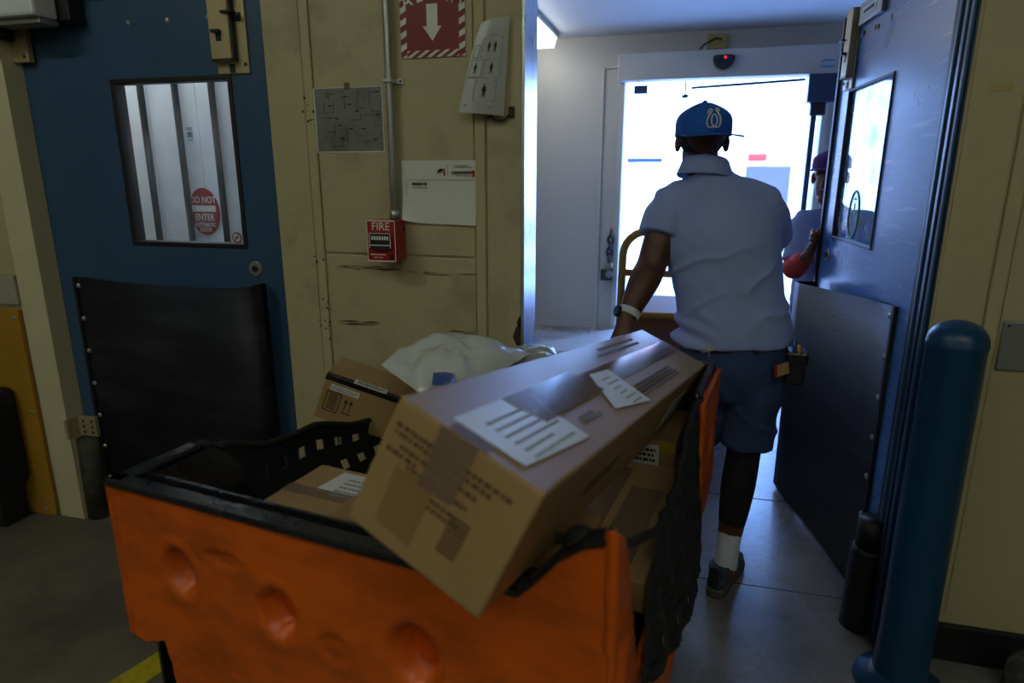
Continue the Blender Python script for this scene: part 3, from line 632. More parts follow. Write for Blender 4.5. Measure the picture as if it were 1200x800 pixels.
# ceiling light near the far wall
c = empty('vestibule_light', (-1.3, 5.9, 2.7), 'white ceiling light at the top of the vestibule beside the steel guard', 'ceiling light')
MB().box((-1.495, 4.2, 2.68), (-1.20, 6.2, 2.715)).build('housing', M['white_trim'], c, .006)
MB().prism([(-1.47, 4.25, 2.60), (-1.24, 4.25, 2.60), (-1.215, 4.25, 2.68), (-1.49, 4.25, 2.68)], (0, 1.9, 0)).build('diffuser', M['vtube'], c)
# low kerb plate along the floor by the far left
c = tag(MB().prism([(-1.42, 5.35, 0), (-.62, 6.34, 0), (-.60, 5.2, 0), (-1.1, 4.6, 0)], (0, 0, .02)).build('floor_mat', mat('grey_floor_plate', '8d8880', .5), None, .004), 'grey flat plate on the vestibule floor below the white wall', 'floor plate')

# ---------------------------------------------------------------- yard
c = empty('delivery_truck', (1.2, 14, 0), 'large white truck parked outside with grey rear door and red lamp', 'truck')
tx0, tx1, ty = .35, 3.6, 13.6
MB().box((tx0, ty, .75), (tx1, ty + 6, 3.2)).build('cargo_body', M['truck'], c, .05)
MB().box((tx0 + .7, ty - .05, .8), (tx0 + 1.5, ty, 1.66)).build('rear_door', M['truckgrey'], c, .01)
MB().box((tx0, ty - .2, .45), (tx1, ty, .62)).build('rear_bumper', M['greymetal'], c, .02)
q = at(888, 184, ty - .1); MB().box((q.x - .17, ty - .1, q.z - .07), (q.x + .17, ty + .02, q.z + .07)).build('marker_lamp', M['redlens'], c, .03)
for x in (tx0 + .4, tx1 - .4): MB().tube([(x - .15, ty + 1, .45), (x + .15, ty + 1, .45)], .45, 20).build('wheel', M['black'], c, 0, True)
c = empty('parked_van', (-3, 13, 0), 'white van outside at the left of the bright doorway', 'van')
MB().box((-6.0, 12.5, .5), (-1.15, 14.6, 2.6)).build('body', M['truck'], c, .12)
q = at(753, 187, 11.9); q2 = at(732, 187, 11.9)
MB().box((q2.x, 12.42, q.z - .04), (at(776, 187, 12.4).x, 12.5, q.z + .04)).build('side_rail', M['barblue'], c, .01)
for x in (-5, -2): MB().tube([(x, 12.6, .4), (x, 12.85, .4)], .4, 18).build('wheel', M['black'], c, 0, True)

# ---------------------------------------------------------------- yellow cart with brown carton beyond the man
c = empty('platform_cart', (.1, 3.7, 0), 'low platform cart with yellow tubular handle beyond the man', 'cart')
YC = 3.56
arch = [V((-.325, YC, .16)), V((-.322, YC, .7)), V((-.318, YC, 1.08))]
for k in range(1, 7): an = k / 6 * math.pi / 2; arch.append(V((-.318 + .13 * (1 - math.cos(an)), YC, 1.08 + .13 * math.sin(an))))
arch += [V((.25, YC, 1.21))]
for k in range(1, 7): an = k / 6 * math.pi / 2; arch.append(V((.25 + .13 * math.sin(an), YC, 1.08 + .13 * math.cos(an))))
arch += [V((.38, YC, .7)), V((.38, YC, .16))]
MB().tube(arch, .021, 10).build('handle', M['yellow'], c, 0, True)
for z in (.985, .755): MB().tube([(-.32, YC, z), (.38, YC, z)], .019, 8).build('cross_bar', M['yellow'], c, 0, True)
MB().box((-.34, YC - .02, .13), (.42, YC + 1.1, .2)).build('deck', M['black'], c, .01)
for x in (-.26, .34):
    for y in (YC + .1, YC + .98): MB().tube([(x - .02, y, .065), (x + .02, y, .065)], .065, 16).build('caster', M['black'], c, 0, True)
tag(MB().box((-.28, YC + .035, .2), (.36, YC + .75, .735)).build('carton', mat('brown_carton', '7d5640', .75, var=.08), None, .006), 'big plain brown carton standing on the platform cart beyond the man', 'carton')

# ---------------------------------------------------------------- orange mail cart
A = V((-1.095, .947, 0)); D = V((.9886, -.1505, 0)); Pd = V((.1505, .9886, 0)); LW, LD = 1.04, 1.325
def cp(l, p, z): return A + D * l + Pd * p + V((0, 0, z))
cart = empty('mail_cart', cp(.5, .66, 0), 'orange plastic mail cart with black liner, dimpled sides and black nets', 'cart')
def inside(poly, x, y):
    r_ = False
    for i in range(len(poly)):
        a, b = poly[i - 1], poly[i]
        if (a[1] > y) != (b[1] > y) and x < (b[0] - a[0]) * (y - a[1]) / (b[1] - a[1]) + a[0]: r_ = not r_
    return r_
def dimpled(name, poly, fn, dims, thick=.018, step=.008, par=None):
    """panel: fine grid clipped to the outline, dimples pressed inwards. fn(u, z, depth) -> world"""
    us = [p[0] for p in poly]; zs = [p[1] for p in poly]
    bm = bmesh.new(); vs = [bm.verts.new((p[0], p[1], 0)) for p in poly]; fc = bm.faces.new(vs)
    u = min(us) + step
    def cut(co, no):
        bmesh.ops.bisect_plane(bm, geom=bm.verts[:] + bm.edges[:] + bm.faces[:], plane_co=co, plane_no=no)
    while u < max(us): cut((u, 0, 0), (1, 0, 0)); u += step
    z = min(zs) + step
    while z < max(zs): cut((0, z, 0), (0, 1, 0)); z += step
    o = root_loc(par)
    for v in bm.verts:
        u, z = v.co.x, v.co.y; d = 0
        for (du, dz, rx, rz, dp) in dims:
            q = math.hypot((u - du) / rx, (z - dz) / rz)
            if q < 1.0: d += dp * (1 if q < .78 else .5 + .5 * math.cos((q - .78) / .22 * math.pi))
            elif q < 1.35: d -= .004 * math.sin((q - 1) / .35 * math.pi)
        d += .003 * noise.noise(V((u * 6, z * 5, len(dims)))) + .0015 * noise.noise(V((u * 30, z * 30, 3)))
        v.co = fn(u, z, d) - o
    me = bpy.data.meshes.new(name); bm.to_mesh(me); bm.free()
    ob = finish(name, me, M['orange'], par, True)
    md = ob.modifiers.new('solid', 'SOLIDIFY'); md.thickness = thick; md.offset = 0
    return ob
near = [(.0, .545), (.04, .535), (.10, .56), (.115, .5), (.13, .28), (.17, .2), (.88, .2), (.93, .24), (1.0, .26), (1.03, .28), (1.04, 1.03), (.985, 1.0), (.955, .965), (.925, .925), (.895, .897), (.6, .897), (.3, .897), (0, .897)]
dn = [(.175, .742, .043, .056, .042), (.425, .72, .045, .058, .042), (.715, .724, .053, .066, .044), (.547, .683, .036, .034, .006), (.30, .80, .05, .02, .004), (.3, .46, .05, .06, .03), (.57, .44, .05, .06, .03), (.84, .46, .05, .06, .03)]
dimpled('near_side', near, lambda u, z, d: cp(u, d + .01, z), dn, par=cart)
rgt = [(.0, .26), (.55, .25), (.8, .36), (1.06, .49), (1.32, .52), (1.32, .9), (1.1, .905), (.95, .905), (.985, .66), (.6, .64), (.19, .65), (.10, .9), (.045, 1.0), (.0, 1.035)]
dr_ = [(.055, .80, .04, .075, .03), (.25, .48, .06, .09, .03), (.55, .46, .06, .09, .03), (.85, .52, .05, .06, .025), (1.17, .72, .05, .08, .012)]
dimpled('right_side', rgt, lambda u, z, d: cp(LW - .002 - d, u, z), dr_, par=cart)
lft = [(.0, .545), (.1, .55), (.15, .25), (1.2, .25), (1.32, .5), (1.32, .89), (1.12, .89), (1.07, .57), (.36, .56), (.27, .86), (.22, .897), (.0, .897)]
dimpled('left_side', lft, lambda u, z, d: cp(.002 + d, u, z), [(.6, .45, .06, .08, .03), (.9, .45, .06, .08, .03)], par=cart, step=.02)
far = [(.0, .5), (.1, .25), (.95, .25), (1.04, .5), (1.04, .897), (.72, .885), (.4, .87), (.2, .905), (.0, .905)]
dimpled('far_side', far, lambda u, z, d: cp(u, LD - .01 - d, z), [(.3, .5, .06, .08, .03), (.7, .5, .06, .08, .03)], par=cart, step=.02)
# black liner and rims
def strip(pts, wv, th): # flat bar following pts (top of wall)
    mb = MB(); rings = []
    for p in pts: p = V(p); rings.append([p, p + V(wv), p + V(wv) + V((0, 0, th)), p + V((0, 0, th))])
    return mb.rings(rings)
strip([cp(-.006, -.006, .894), cp(.5, -.006, .894), cp(.9, -.006, .894), cp(.93, -.006, .927), cp(.965, -.006, .972), cp(1.0, -.006, 1.0), cp(1.03, -.006, 1.01)], Pd * .04, .014).build('near_rim', M['liner'], cart, .006)
strip([cp(-.006, 0, .894), cp(-.006, .2, .894), cp(-.006, .235, .887), cp(-.006, .27, .862)], D * .04, .014).build('left_rim', M['liner'], cart, .006)
strip([cp(-.0, LD - .04, .895), cp(.2, LD - .04, .9), cp(.4, LD - .04, .868), cp(.7, LD - .04, .885), cp(1.03, LD - .04, .893)], Pd * .05, .024).build('far_rim', M['liner'], cart, .006)
strip([cp(LW - .03, .96, .9), cp(LW - .03, 1.3, .898)], D * .02, .02).build('right_rim', M['liner'], cart, .005)
mb = MB()
mb.prism([cp(.03, .062, .2), cp(1.0, .062, .2), cp(1.0, .062, .93), cp(.93, .062, .9), cp(.03, .062, .9)], Pd * .008)
mb.prism([cp(.03, .03, .2), cp(.03, 1.29, .2), cp(.03, 1.29, .893), cp(.03, 1.09, .893), cp(.03, 1.04, .6), cp(.03, .40, .585), cp(.03, .31, .8), cp(.03, .27, .86), cp(.03, .23, .894), cp(.03, .03, .894)], D * .008)
mb.prism([cp(LW - .04, .03, .2), cp(LW - .04, 1.29, .2), cp(LW - .04, 1.29, .9), cp(LW - .04, .99, .9), cp(LW - .04, 1.0, .63), cp(LW - .04, .18, .63), cp(LW - .04, .07, .9), cp(LW - .04, .03, .95)], D * .008)
mb.prism([cp(.03, LD - .05, .2), cp(1.0, LD - .05, .2), cp(1.0, LD - .05, .89), cp(.4, LD - .05, .86), cp(.03, LD - .05, .89)], Pd * .008)
mb.prism([cp(.03, .03, .2), cp(1.0, .03, .2), cp(1.0, 1.29, .2), cp(.03, 1.29, .2)], (0, 0, .01))
mb.build('liner', M['liner'], cart)
MB().obox(cp(.14, .1, .12), D * .78, Pd * 1.1, (0, 0, .09)).build('chassis', M['black'], cart, .01)
for l in (.2, .84):
    for p in (.16, 1.12): MB().tube([cp(l - .02, p, .063), cp(l + .02, p, .063)], .062, 16).build('caster', M['black'], cart, 0, True)
# nets: crossing straps
def net(name, fn, us, vs, wd, wv, cord, thick=.003):
    e_ = MB().tube(cord, .009, 8).build(name, M['net'], cart, 0, True)
    def band(path_fn, name_):
        a_, b2 = [], []; k = 9; rings = []
        for i in range(k + 1):
            p0, p1, nn = path_fn(i / k); rings.append([p0 + nn * thick, p1 + nn * thick, p1 - nn * thick, p0 - nn * thick])
        MB().rings(rings).build(name_, M['net'], e_)
    for u in us: band(lambda t, u=u: (fn(u - wd / 2, t), fn(u + wd / 2, t), D), 'strap')
    for v in vs: band(lambda t, v=v: (fn(t, v - wv), fn(t, v + wv), D), 'strap')
def interp(tab, x):
    if x <= tab[0][0]: return tab[0][1]
    for (a, b), (c_, d_) in zip(tab, tab[1:]):
        if x <= c_: return b + (d_ - b) * (x - a) / (c_ - a)
    return tab[-1][1]
topL = [(.24, .885), (.29, .872), (.40, .82), (.51, .797), (.64, .792), (.80, .73), (1.0, .70), (1.10, .78)]
def fl(u, v):
    p = .26 + u * .84; zt_ = interp(topL, p); zb = .55
    return cp(.012 - .035 * math.sin(math.pi * u) * math.sin(math.pi * min(1, v + .25)), p, zt_ + (zb - zt_) * v)
net('left_net', fl, [.03 + .098 * k for k in range(11)], [.10, .46, .82], .056, .11, [fl(k / 16, 0) for k in range(17)])
topR = [(.43, .80), (.50, .80), (.62, .815), (.68, .85), (.76, .905), (.98, .91)]
botR = [(.16, .665), (.23, .61), (.45, .55), (.6, .52), (.9, .46), (1.08, .45)]
def fr_(u, v):
    u2 = max(0, min(1, u)); p0 = .43 + .54 * u2; p1 = .165 + .90 * u2
    a, b2 = interp(topR, p0), interp(botR, p1); p = p0 + (p1 - p0) * v
    bul = .014 + .045 * math.sin(math.pi * min(1, .12 + u2 * .85)) * (.2 + .8 * v) + .005 * math.sin(u * 41 + v * 9)
    return cp(LW - .012 + bul - .02 * (1 - v), p, a + (b2 - a) * v)
net('right_net', fr_, [.03 + .0725 * k for k in range(14)], [.06, .24, .42, .60, .78, .95], .052, .035, [cp(.945, .03, .985), cp(.985, .05, .985), cp(1.02, .2, .90)] + [fr_(k / 16, 0) for k in range(17)])
MB().dome(cp(.985, .03, .985), (0, -.3, 1), .028, .03, 12, 4).build('cord_knot', M['net'], cart, 0, True)
MB().dome(cp(LW - .02, .96, .905), (0, 0, 1), .02, .03, 12, 4).build('cord_hook', M['liner'], cart, 0, True)

# ---------------------------------------------------------------- parcels
def carton(name, o, ex, ey, ez, label, m='card', bev=.004, group=None):
    """box hanging from top corner o; ex, ey edge vectors of the top, ez down; faces made slightly proud"""
    o, ex, ey, ez = V(o), V(ex), V(ey), V(ez)
    r_ = empty(name, o + ex * .5 + ey * .5 + ez, label, 'parcel', group)
    MB().obox(o, ex, ey, ez).build('body', M[m], r_, bev)
    return r_
def patch(par, name, m, o, a, b, poly, lift):
    """flat print on a face: poly in (a, b) metres"""
    a, b = V(a).normalized(), V(b).normalized(); n = V(lift)
    return MB().prism([V(o) + a * x + b * y + n for x, y in poly], n.normalized() * .0006).build(name, M[m], par)
def textrows(par, m, o, a, b, rows, lift, name='printed_text', hgt=.012):
    a, b = V(a).normalized(), V(b).normalized(); n = V(lift); mb = MB()
    for x, y, l in rows:
        u = 0
        while u < l:
            wd = random.uniform(.5, 1.6) * hgt
            wd = min(wd, l - u)
            if wd > .002: mb.prism([V(o) + a * (x + u + i) + b * (y + j) + n for i, j in ((0, 0), (wd, 0), (wd, hgt * random.uniform(.75, 1)), (0, hgt))], n.normalized() * .0005)
            u += wd + random.uniform(.2, .5) * hgt
    return mb.build(name, M[m], par)
# the long box
RM = ((0.893967824, 0.165313933, 0.416524708), (-0.212020556, 0.974887605, 0.068128132), (-0.394802246, -0.149216158, 0.906568103))
e0, e1, e2 = (V([RM[i][j] for i in range(3)]) for j in range(3))
o = V((-.14081592, .68726038, 1.13177011)); BW, BLN, BH = .228, 1.385, .197
big = carton('long_parcel', o, -e0 * BW, e1 * BLN, -e2 * BH, 'long brown cardboard parcel with taped seam and white labels lying across the orange cart')
up = e2 * .0008
T = lambda name, m, poly, k=1: patch(big, name, m, o, -e0, e1, poly, up * k)
T('seam', 'card_in', [(.116, 0), (.119, 0), (.119, 1.385), (.116, 1.385)])
T('packing_tape', 'tape', [(.09, 0), (.148, 0), (.152, 1.385), (.094, 1.385)], 2)
T('address_label', 'label', [(.044, .031), (.159, .028), (.160, .261), (.027, .249)], 3)
T('address_label', 'label', [(.043, .45), (.139, .563), (.132, .68), (.014, .638)], 3)
T('clear_tape_patch', 'tape', [(.086, .20), (.160, .18), (.165, .50), (.09, .52)], 4.5)
textrows(big, 'faint', o - e0 * .045 + e1 * .05, e1, -e0, [(.02, .016 * k, random.uniform(.1, .17)) for k in range(6)], up * 4, hgt=.005)
textrows(big, 'faint', o - e0 * .03 + e1 * .54, e1, -e0, [(.01 + .004 * k, .016 * k, random.uniform(.05, .09)) for k in range(6)], up * 4, hgt=.0045)
textrows(big, 'ink', o - e0 * .038 + e1 * .65, e1, -e0, [(0, .0, .42), (0, .010, .40), (.03, .020, .38)], up * 1.5, hgt=.008)
T('box_print_rule', 'print_', [(.030, .64), (.032, .64), (.032, 1.08), (.030, 1.08)], 1.5)
textrows(big, 'greyprint', o - e0 * .05 + e1 * .30, e1, -e0, [(0, 0, .09), (0, .01, .07)], up * 1.5, hgt=.008)
textrows(big, 'greyprint', o - e0 * .175 + e1 * .75, e1, -e0, [(0, 0, .4), (.05, .02, .35)], up * 1.2, hgt=.009)
fwd = -e1 * .0008
Eo = o - e0 * BW
F_ = lambda name, m, poly, k=1: patch(big, name, m, Eo, e0, -e2, poly, fwd * k)
textrows(big, 'ink', Eo, e0, -e2, [(.012, .03, .19), (.014, .041, .16), (.03, .056, .13), (.012, .067, .05), (.05, .075, .1)], fwd, hgt=.007)
textrows(big, 'ink', Eo, e0, -e2, [(.085, .095, .06), (.10, .106, .05)], fwd, hgt=.006)
F_('tape_end', 'tape', [(.07, 0), (.13, 0), (.128, .085), (.075, .09)], 2)
F_('brown_patch', 'card2', [(.035, .085), (.10, .08), (.10, .175), (.04, .17)], 1)
mb = MB()
for k in range(9): mb.prism([Eo + e0 * (.135 + .0 * k) + (-e2) * (.095 + k * .0065) + fwd + e0 * a + -e2 * b for a, b in ((0, 0), (.03, 0), (.03, .0038), (0, .0038))], fwd * .5)
mb.build('barcode', M['ink'], big)
S_ = lambda name, m, poly, k=1: patch(big, name, m, o, e1, -e2, poly, e0 * .0008 * k)
textrows(big, 'ink', o, e1, -e2, [(.30, .085, .2), (.3, .1, .17)], e0 * .0008, hgt=.01)
S_('side_label', 'label', [(.95, .06), (1.2, .06), (1.2, .14), (.95, .14)])

# tilted smile-taped carton, left
th, ya = R(PITCH), R(YAW)
cr = V((math.cos(ya), math.sin(ya), 0)); fw = V((-math.sin(ya) * math.cos(th), math.cos(ya) * math.cos(th), -math.sin(th))); cu = cr.cross(fw)
TLc = at(383, 438, 1.78)
ax1 = (cr * .93 - cu * .34 + fw * .12).normalized(); up_ = (cu * .92 + cr * .33 - fw * .25); up_ = (up_ - ax1 * up_.dot(ax1)).normalized(); dpt = ax1.cross(up_) * -1
if dpt.dot(fw) < 0: dpt = -dpt
sm = carton('taped_parcel', TLc, ax1 * .34, dpt * .2, -up_ * .155, 'tilted brown carton with black tape strip, barcode and up arrows at cart left')
n_ = -dpt * .0008
F2 = lambda name, m, poly, k=1: patch(sm, name, m, TLc, ax1, -up_, poly, n_ * k)
F2('black_tape', 'liner', [(0, -.0), (.34, -.0), (.34, .016), (0, .016)], 1.5)
patch(sm, 'black_tape', 'liner', TLc, ax1, dpt, [(0, 0), (.34, 0), (.34, .02), (0, .02)], up_ * .0012)
patch(sm, 'smile_print', 'barblue', TLc, ax1, dpt, [(.04, .008), (.055, .005), (.075, .005), (.09, .008), (.075, .007), (.055, .007)], up_ * .002)
patch(sm, 'address_label', 'label', TLc, ax1, dpt, [(.09, -.004), (.2, -.004), (.2, .035), (.09, .035)], up_ * .0022)
textrows(sm, 'print_', TLc + ax1 * .1, ax1, dpt, [(0, .004, .08), (0, .014, .09), (0, .024, .07)], up_ * .0032, hgt=.005)
F2('white_label', 'label', [(.025, .026), (.12, .026), (.12, .046), (.025, .046)])
textrows(sm, 'greyprint', TLc, ax1, -up_, [(.03, .031, .085), (.03, .038, .08)], n_ * 2, hgt=.004)
mb = MB()
for lo, hi in (((.018, .05), (.068, .053)), ((.018, .117), (.068, .12)), ((.018, .05), (.021, .12)), ((.065, .05), (.068, .12))): mb.prism([TLc + ax1 * a + -up_ * b + n_ for a, b in (lo, (hi[0], lo[1]), hi, (lo[0], hi[1]))], n_)
for k in range(8): mb.prism([TLc + ax1 * a + -up_ * (.058 + k * .007 + b) + n_ for a, b in ((.028, 0), (.058, 0), (.058, .003), (.028, .003))], n_)
mb.build('barcode_print', M['print_'], sm)
for x in (.085, .102):
    F2('up_arrow', 'print_', [(x, .105), (x + .003, .105), (x + .003, .075), (x + .008, .075), (x + .0015, .06), (x - .005, .075), (x, .075)])
F2('arrow_base', 'print_', [(.08, .11), (.112, .11), (.112, .113), (.08, .113)])

# flat carton deep in the cart
o3 = cp(.10, .52, .735)
fl_ = carton('flat_parcel', o3, D * .34, Pd * -.22, V((0, 0, -.10)), 'small flat brown carton with white label low inside the orange cart')
patch(fl_, 'address_label', 'label', o3, D, -Pd, [(.09, .02), (.28, .02), (.29, .13), (.08, .13)], V((0, 0, .0008)))
textrows(fl_, 'greyprint', o3 + D * .13 - Pd * .05, D, -Pd, [(0, .02 * k, .12) for k in range(5)], V((0, 0, .002)), hgt=.008)
patch(fl_, 'tape', 'tape', o3, D, -Pd, [(0, .12), (.36, .12), (.36, .16), (0, .16)], V((0, 0, .0016)))
# hidden filler carrying the stack
lo_ = carton('lower_parcel', cp(.46, .10, .875), D * .48, Pd * .22, V((0, 0, -.62)), 'brown carton standing under the near end of the long parcel', 'card2')
rb = carton('side_parcel', cp(.62, .36, .72), D * .40, Pd * .55, V((0, 0, -.07)), 'brown carton with shiny tape showing through the opening in cart right side', 'card')
patch(rb, 'tape', 'tape', cp(.62, .36, .72), D, Pd, [(.15, 0), (.26, 0), (.26, .5), (.15, .5)], V((0, 0, .001)))
patch(rb, 'tape', 'tape', cp(.62, .36, .72), D, Pd, [(.28, .05), (.36, .05), (.36, .4), (.28, .4)], V((0, 0, .0012)))
lb = carton('labelled_parcel', cp(.82, .925, .785), D * .16, Pd * .28, V((0, 0, -.55)), 'brown carton with white label and yellow strip beside the far right post', 'card')
patch(lb, 'address_label', 'label', cp(.82, .925, .785), D, V((0, 0, -1)), [(.01, .012), (.115, .012), (.115, .13), (.01, .13)], Pd * -.0008)
textrows(lb, 'print_', cp(.82, .925, .785), D, V((0, 0, -1)), [(.02, .025, .085), (.02, .04, .08), (.02, .055, .085)], Pd * -.002, hgt=.009)
patch(lb, 'yellow_strip', 'line', cp(.82, .925, .785), D, V((0, 0, -1)), [(.12, .0), (.16, .0), (.16, .03), (.12, .03)], Pd * -.0012)
mid = carton('inner_parcel', cp(.36, .66, .84), D * .22, Pd * .5, V((0, 0, -.5)), 'dark brown carton buried under the tilted carton inside the cart', 'card2')

# ---------------------------------------------------------------- soft mailers
def mailer(name, corners, puff, m, label, sag=None, seed=0, n=26):
    """pillow from four corners (tl, tr, br, bl) as seen, creased"""
    c_ = [V(p) for p in corners]; cen = sum(c_, V()) / 4; nrm = (c_[1] - c_[0]).cross(c_[3] - c_[0]).normalized()
    if nrm.z < 0: nrm = -nrm
    top, bot = [], []
    for i in range(n + 1):
        for j in range(n + 1):
            u, v = i / n, j / n; p = (c_[0] * (1 - u) + c_[1] * u) * (1 - v) + (c_[3] * (1 - u) + c_[2] * u) * v
            h = (max(0, 16 * u * (1 - u) * v * (1 - v))) ** .45 * puff
            k = noise.noise(V((u * 3.1 + seed, v * 3.7, seed))) * .4 + (1 - abs(noise.noise(V((u * 4 + seed, v * 3 + u * 2, 2)))) * 3) * .22 + (1 - abs(noise.noise(V((u * 9 + seed, v * 7 - u * 4, 5)))) * 3) * .10
            d = nrm * (h * (1 + k)); 
            if sag: d += sag(u, v)
            top.append(p + d); bot.append(p - nrm * h * .35 + (sag(u, v) if sag else V()))
    fs = []
    N = n + 1
    for i in range(n):
        for j in range(n): fs.append((i * N + j, (i + 1) * N + j, (i + 1) * N + j + 1, i * N + j + 1))
    mb = MB(); mb.add(top, fs); mb.add(bot, [f_[::-1] for f_ in fs])
    ob = mb.build(name, M[m], None, 0, True, False)
    return tag(ob, label, 'mailer')
bagc = [at(498, 396, 2.02), at(548, 393, 2.08), at(612, 417, 1.9), at(520, 452, 1.62)]
mailer('poly_mailer', [at(446, 420, 1.72), at(512, 399, 2.02), at(622, 414, 1.86), at(505, 462, 1.52)], .055, 'poly', 'crumpled white plastic mailer with creased glossy top lying on the tilted carton', seed=3,
       sag=lambda u, v: V((0, 0, -.05 * max(0, v - .75) * 4 * (1 - u) - .02 * (1 - u) ** 3)))
mailer('blue_mailer', [at(508, 436, 1.58), at(533, 438, 1.62), at(536, 452, 1.54), at(506, 451, 1.48)], .008, 'bluebag', 'small blue plastic mailer tucked under the white mailer', seed=8)
mailer('grey_mailer', [at(598, 410, 2.0), at(650, 408, 2.0), at(655, 424, 1.85), at(590, 425, 1.85)], .025, 'greybag', 'grey green plastic mailer tip behind the long parcel', seed=12)

# ---------------------------------------------------------------- people
def loft(chain, hint, n=20):
    """chain of (point, r_side, r_depth); rounded ends -> rings"""
    ch = [(V(p), a, b) for p, a, b in chain]; hint = V(hint); rings = []
    def ring(c_, t, a, b):
        s_ = hint - t * hint.dot(t); s_.normalize(); d = t.cross(s_)
        return [c_ + s_ * (a * math.cos(k * 2 * math.pi / n)) + d * (b * math.sin(k * 2 * math.pi / n)) for k in range(n)]
    # catmull-rom resample
    pts = []
    for i in range(len(ch) - 1):
        p0, p1, p2, p3 = ch[max(i - 1, 0)], ch[i], ch[i + 1], ch[min(i + 2, len(ch) - 1)]
        for k in range(5):
            t = k / 5
            def cr_(a, b, c_, d): return .5 * ((2 * b) + (c_ - a) * t + (2 * a - 5 * b + 4 * c_ - d) * t * t + (3 * b - a - 3 * c_ + d) * t ** 3)
            pts.append((cr_(p0[0], p1[0], p2[0], p3[0]), cr_(p0[1], p1[1], p2[1], p3[1]), cr_(p0[2], p1[2], p2[2], p3[2])))
    pts.append(ch[-1])
    t0 = (pts[1][0] - pts[0][0]).normalized(); t1 = (pts[-1][0] - pts[-2][0]).normalized()
    for k in (80, 50, 20): rr = min(pts[0][1], pts[0][2]) * .8; rings.append(ring(pts[0][0] - t0 * rr * math.sin(R(k)), t0, pts[0][1] * math.cos(R(k)), pts[0][2] * math.cos(R(k))))
    for i, (p, a, b) in enumerate(pts):
        t = (pts[min(i + 1, len(pts) - 1)][0] - pts[max(i - 1, 0)][0]).normalized(); rings.append(ring(p, t, a, b))
    for k in (20, 50, 80): rr = min(pts[-1][1], pts[-1][2]) * .8; rings.append(ring(pts[-1][0] + t1 * rr * math.sin(R(k)), t1, pts[-1][1] * math.cos(R(k)), pts[-1][2] * math.cos(R(k))))
    return rings
def flatcut(rings, lead, tail):
    """drop the rounded ends for flat hems"""
    return rings[3 if lead else 0: len(rings) - 3 if tail else len(rings)]
def blob(name, lofts, m, parent, voxel=.006, smooth=6, wr=None):
    """all shells melted into one continuous skin"""
    mb = MB()
    for r_ in lofts: mb.rings(r_)
    o = root_loc(parent); me = bpy.data.meshes.new(name); me.from_pydata([tuple(v - o) for v in mb.v], [], mb.f)
    bm = bmesh.new(); bm.from_mesh(me); bmesh.ops.recalc_face_normals(bm, faces=bm.faces[:]); bm.to_mesh(me); bm.free()
    ob = bpy.data.objects.new('tmp', me); COL.objects.link(ob)
    md = ob.modifiers.new('r', 'REMESH'); md.mode = 'VOXEL'; md.voxel_size = voxel
    ms = ob.modifiers.new('s', 'SMOOTH'); ms.factor = .5; ms.iterations = smooth
    dg = bpy.context.evaluated_depsgraph_get(); dg.update(); me2 = bpy.data.meshes.new_from_object(ob.evaluated_get(dg)); bpy.data.objects.remove(ob)
    me2.name = name
    if wr:
        ns = [v.normal.copy() for v in me2.vertices]
        for v, n_ in zip(me2.vertices, ns): v.co = v.co + n_ * wr(v.co + o)
    me2.materials.clear()
    return finish(name, me2, m, parent, True)
def ell(c_, rx, ry, rz, xd=(1, 0, 0), n=20, m_=12):
    """ellipsoid rings, xd = side direction"""
    c_ = V(c_); xd = V(xd).normalized(); zd = V((0, 0, 1)); yd = zd.cross(xd); out = []
    for i in range(m_ + 1):
        a = -math.pi / 2 * .97 + math.pi * .97 * i / m_
        out.append([c_ + zd * (rz * math.sin(a)) + (xd * (rx * math.cos(k * 2 * math.pi / n)) + yd * (ry * math.sin(k * 2 * math.pi / n))) * math.cos(a) for k in range(n)])
    return out
def head_rings(c_, face):
    """skull, jaw, nose, brow, ears; c_ = middle of the head, face = where it looks"""
    c_ = V(c_); fd = V(face).normalized(); sd_ = fd.cross(V((0, 0, 1))).normalized(); u = V((0, 0, 1))
    rs = [ell(c_ + u * .035 - fd * .012, .074, .092, .085, sd_), ell(c_ - u * .035 + fd * .022, .058, .066, .085, sd_), ell(c_ - u * .095 + fd * .05, .036, .034, .028, sd_)]
    rs.append(loft([(c_ + fd * .088 + u * .02, .010, .010), (c_ + fd * .105 - u * .015, .014, .013), (c_ + fd * .103 - u * .024, .018, .011)], sd_, 10))
    rs.append(loft([(c_ + fd * .082 + u * .028 - sd_ * .04, .010, .010), (c_ + fd * .088 + u * .03, .010, .010), (c_ + fd * .082 + u * .028 + sd_ * .04, .010, .010)], u, 8))
    rs.append(loft([(c_ + fd * .085 - u * .052 - sd_ * .02, .007, .008), (c_ + fd * .091 - u * .05, .010, .009), (c_ + fd * .085 - u * .052 + sd_ * .02, .007, .008)], u, 8))
    for s in (-1, 1): rs.append(ell(c_ + sd_ * (s * .079) - fd * .008 - u * .002, .011, .020, .031, sd_, 12, 8))
    return rs
def face_parts(par, c_, face):
    c_ = V(c_); fd = V(face).normalized(); sd_ = fd.cross(V((0, 0, 1))).normalized(); u = V((0, 0, 1))
    for s in (-1, 1):
        MB().dome(c_ + fd * .076 + sd_ * (s * .031) + u * .006, fd, .011, .008, 12, 4).build('eye', M['white'], par, 0, True)
        MB().dome(c_ + fd * .0825 + sd_ * (s * .031) + u * .006, fd, .005, .003, 10, 3).build('pupil', M['print_'], par, 0, True)
def finger(p0, segs, r0): 
    ch = [(V(p0), r0, r0)]; p = V(p0)
    for k, sgm in enumerate(segs): p = p + V(sgm); ch.append((p.copy(), r0 * (1 - .1 * (k + 1)), r0 * (1 - .1 * (k + 1))))
    return loft(ch, (.3, .5, .8), 10)
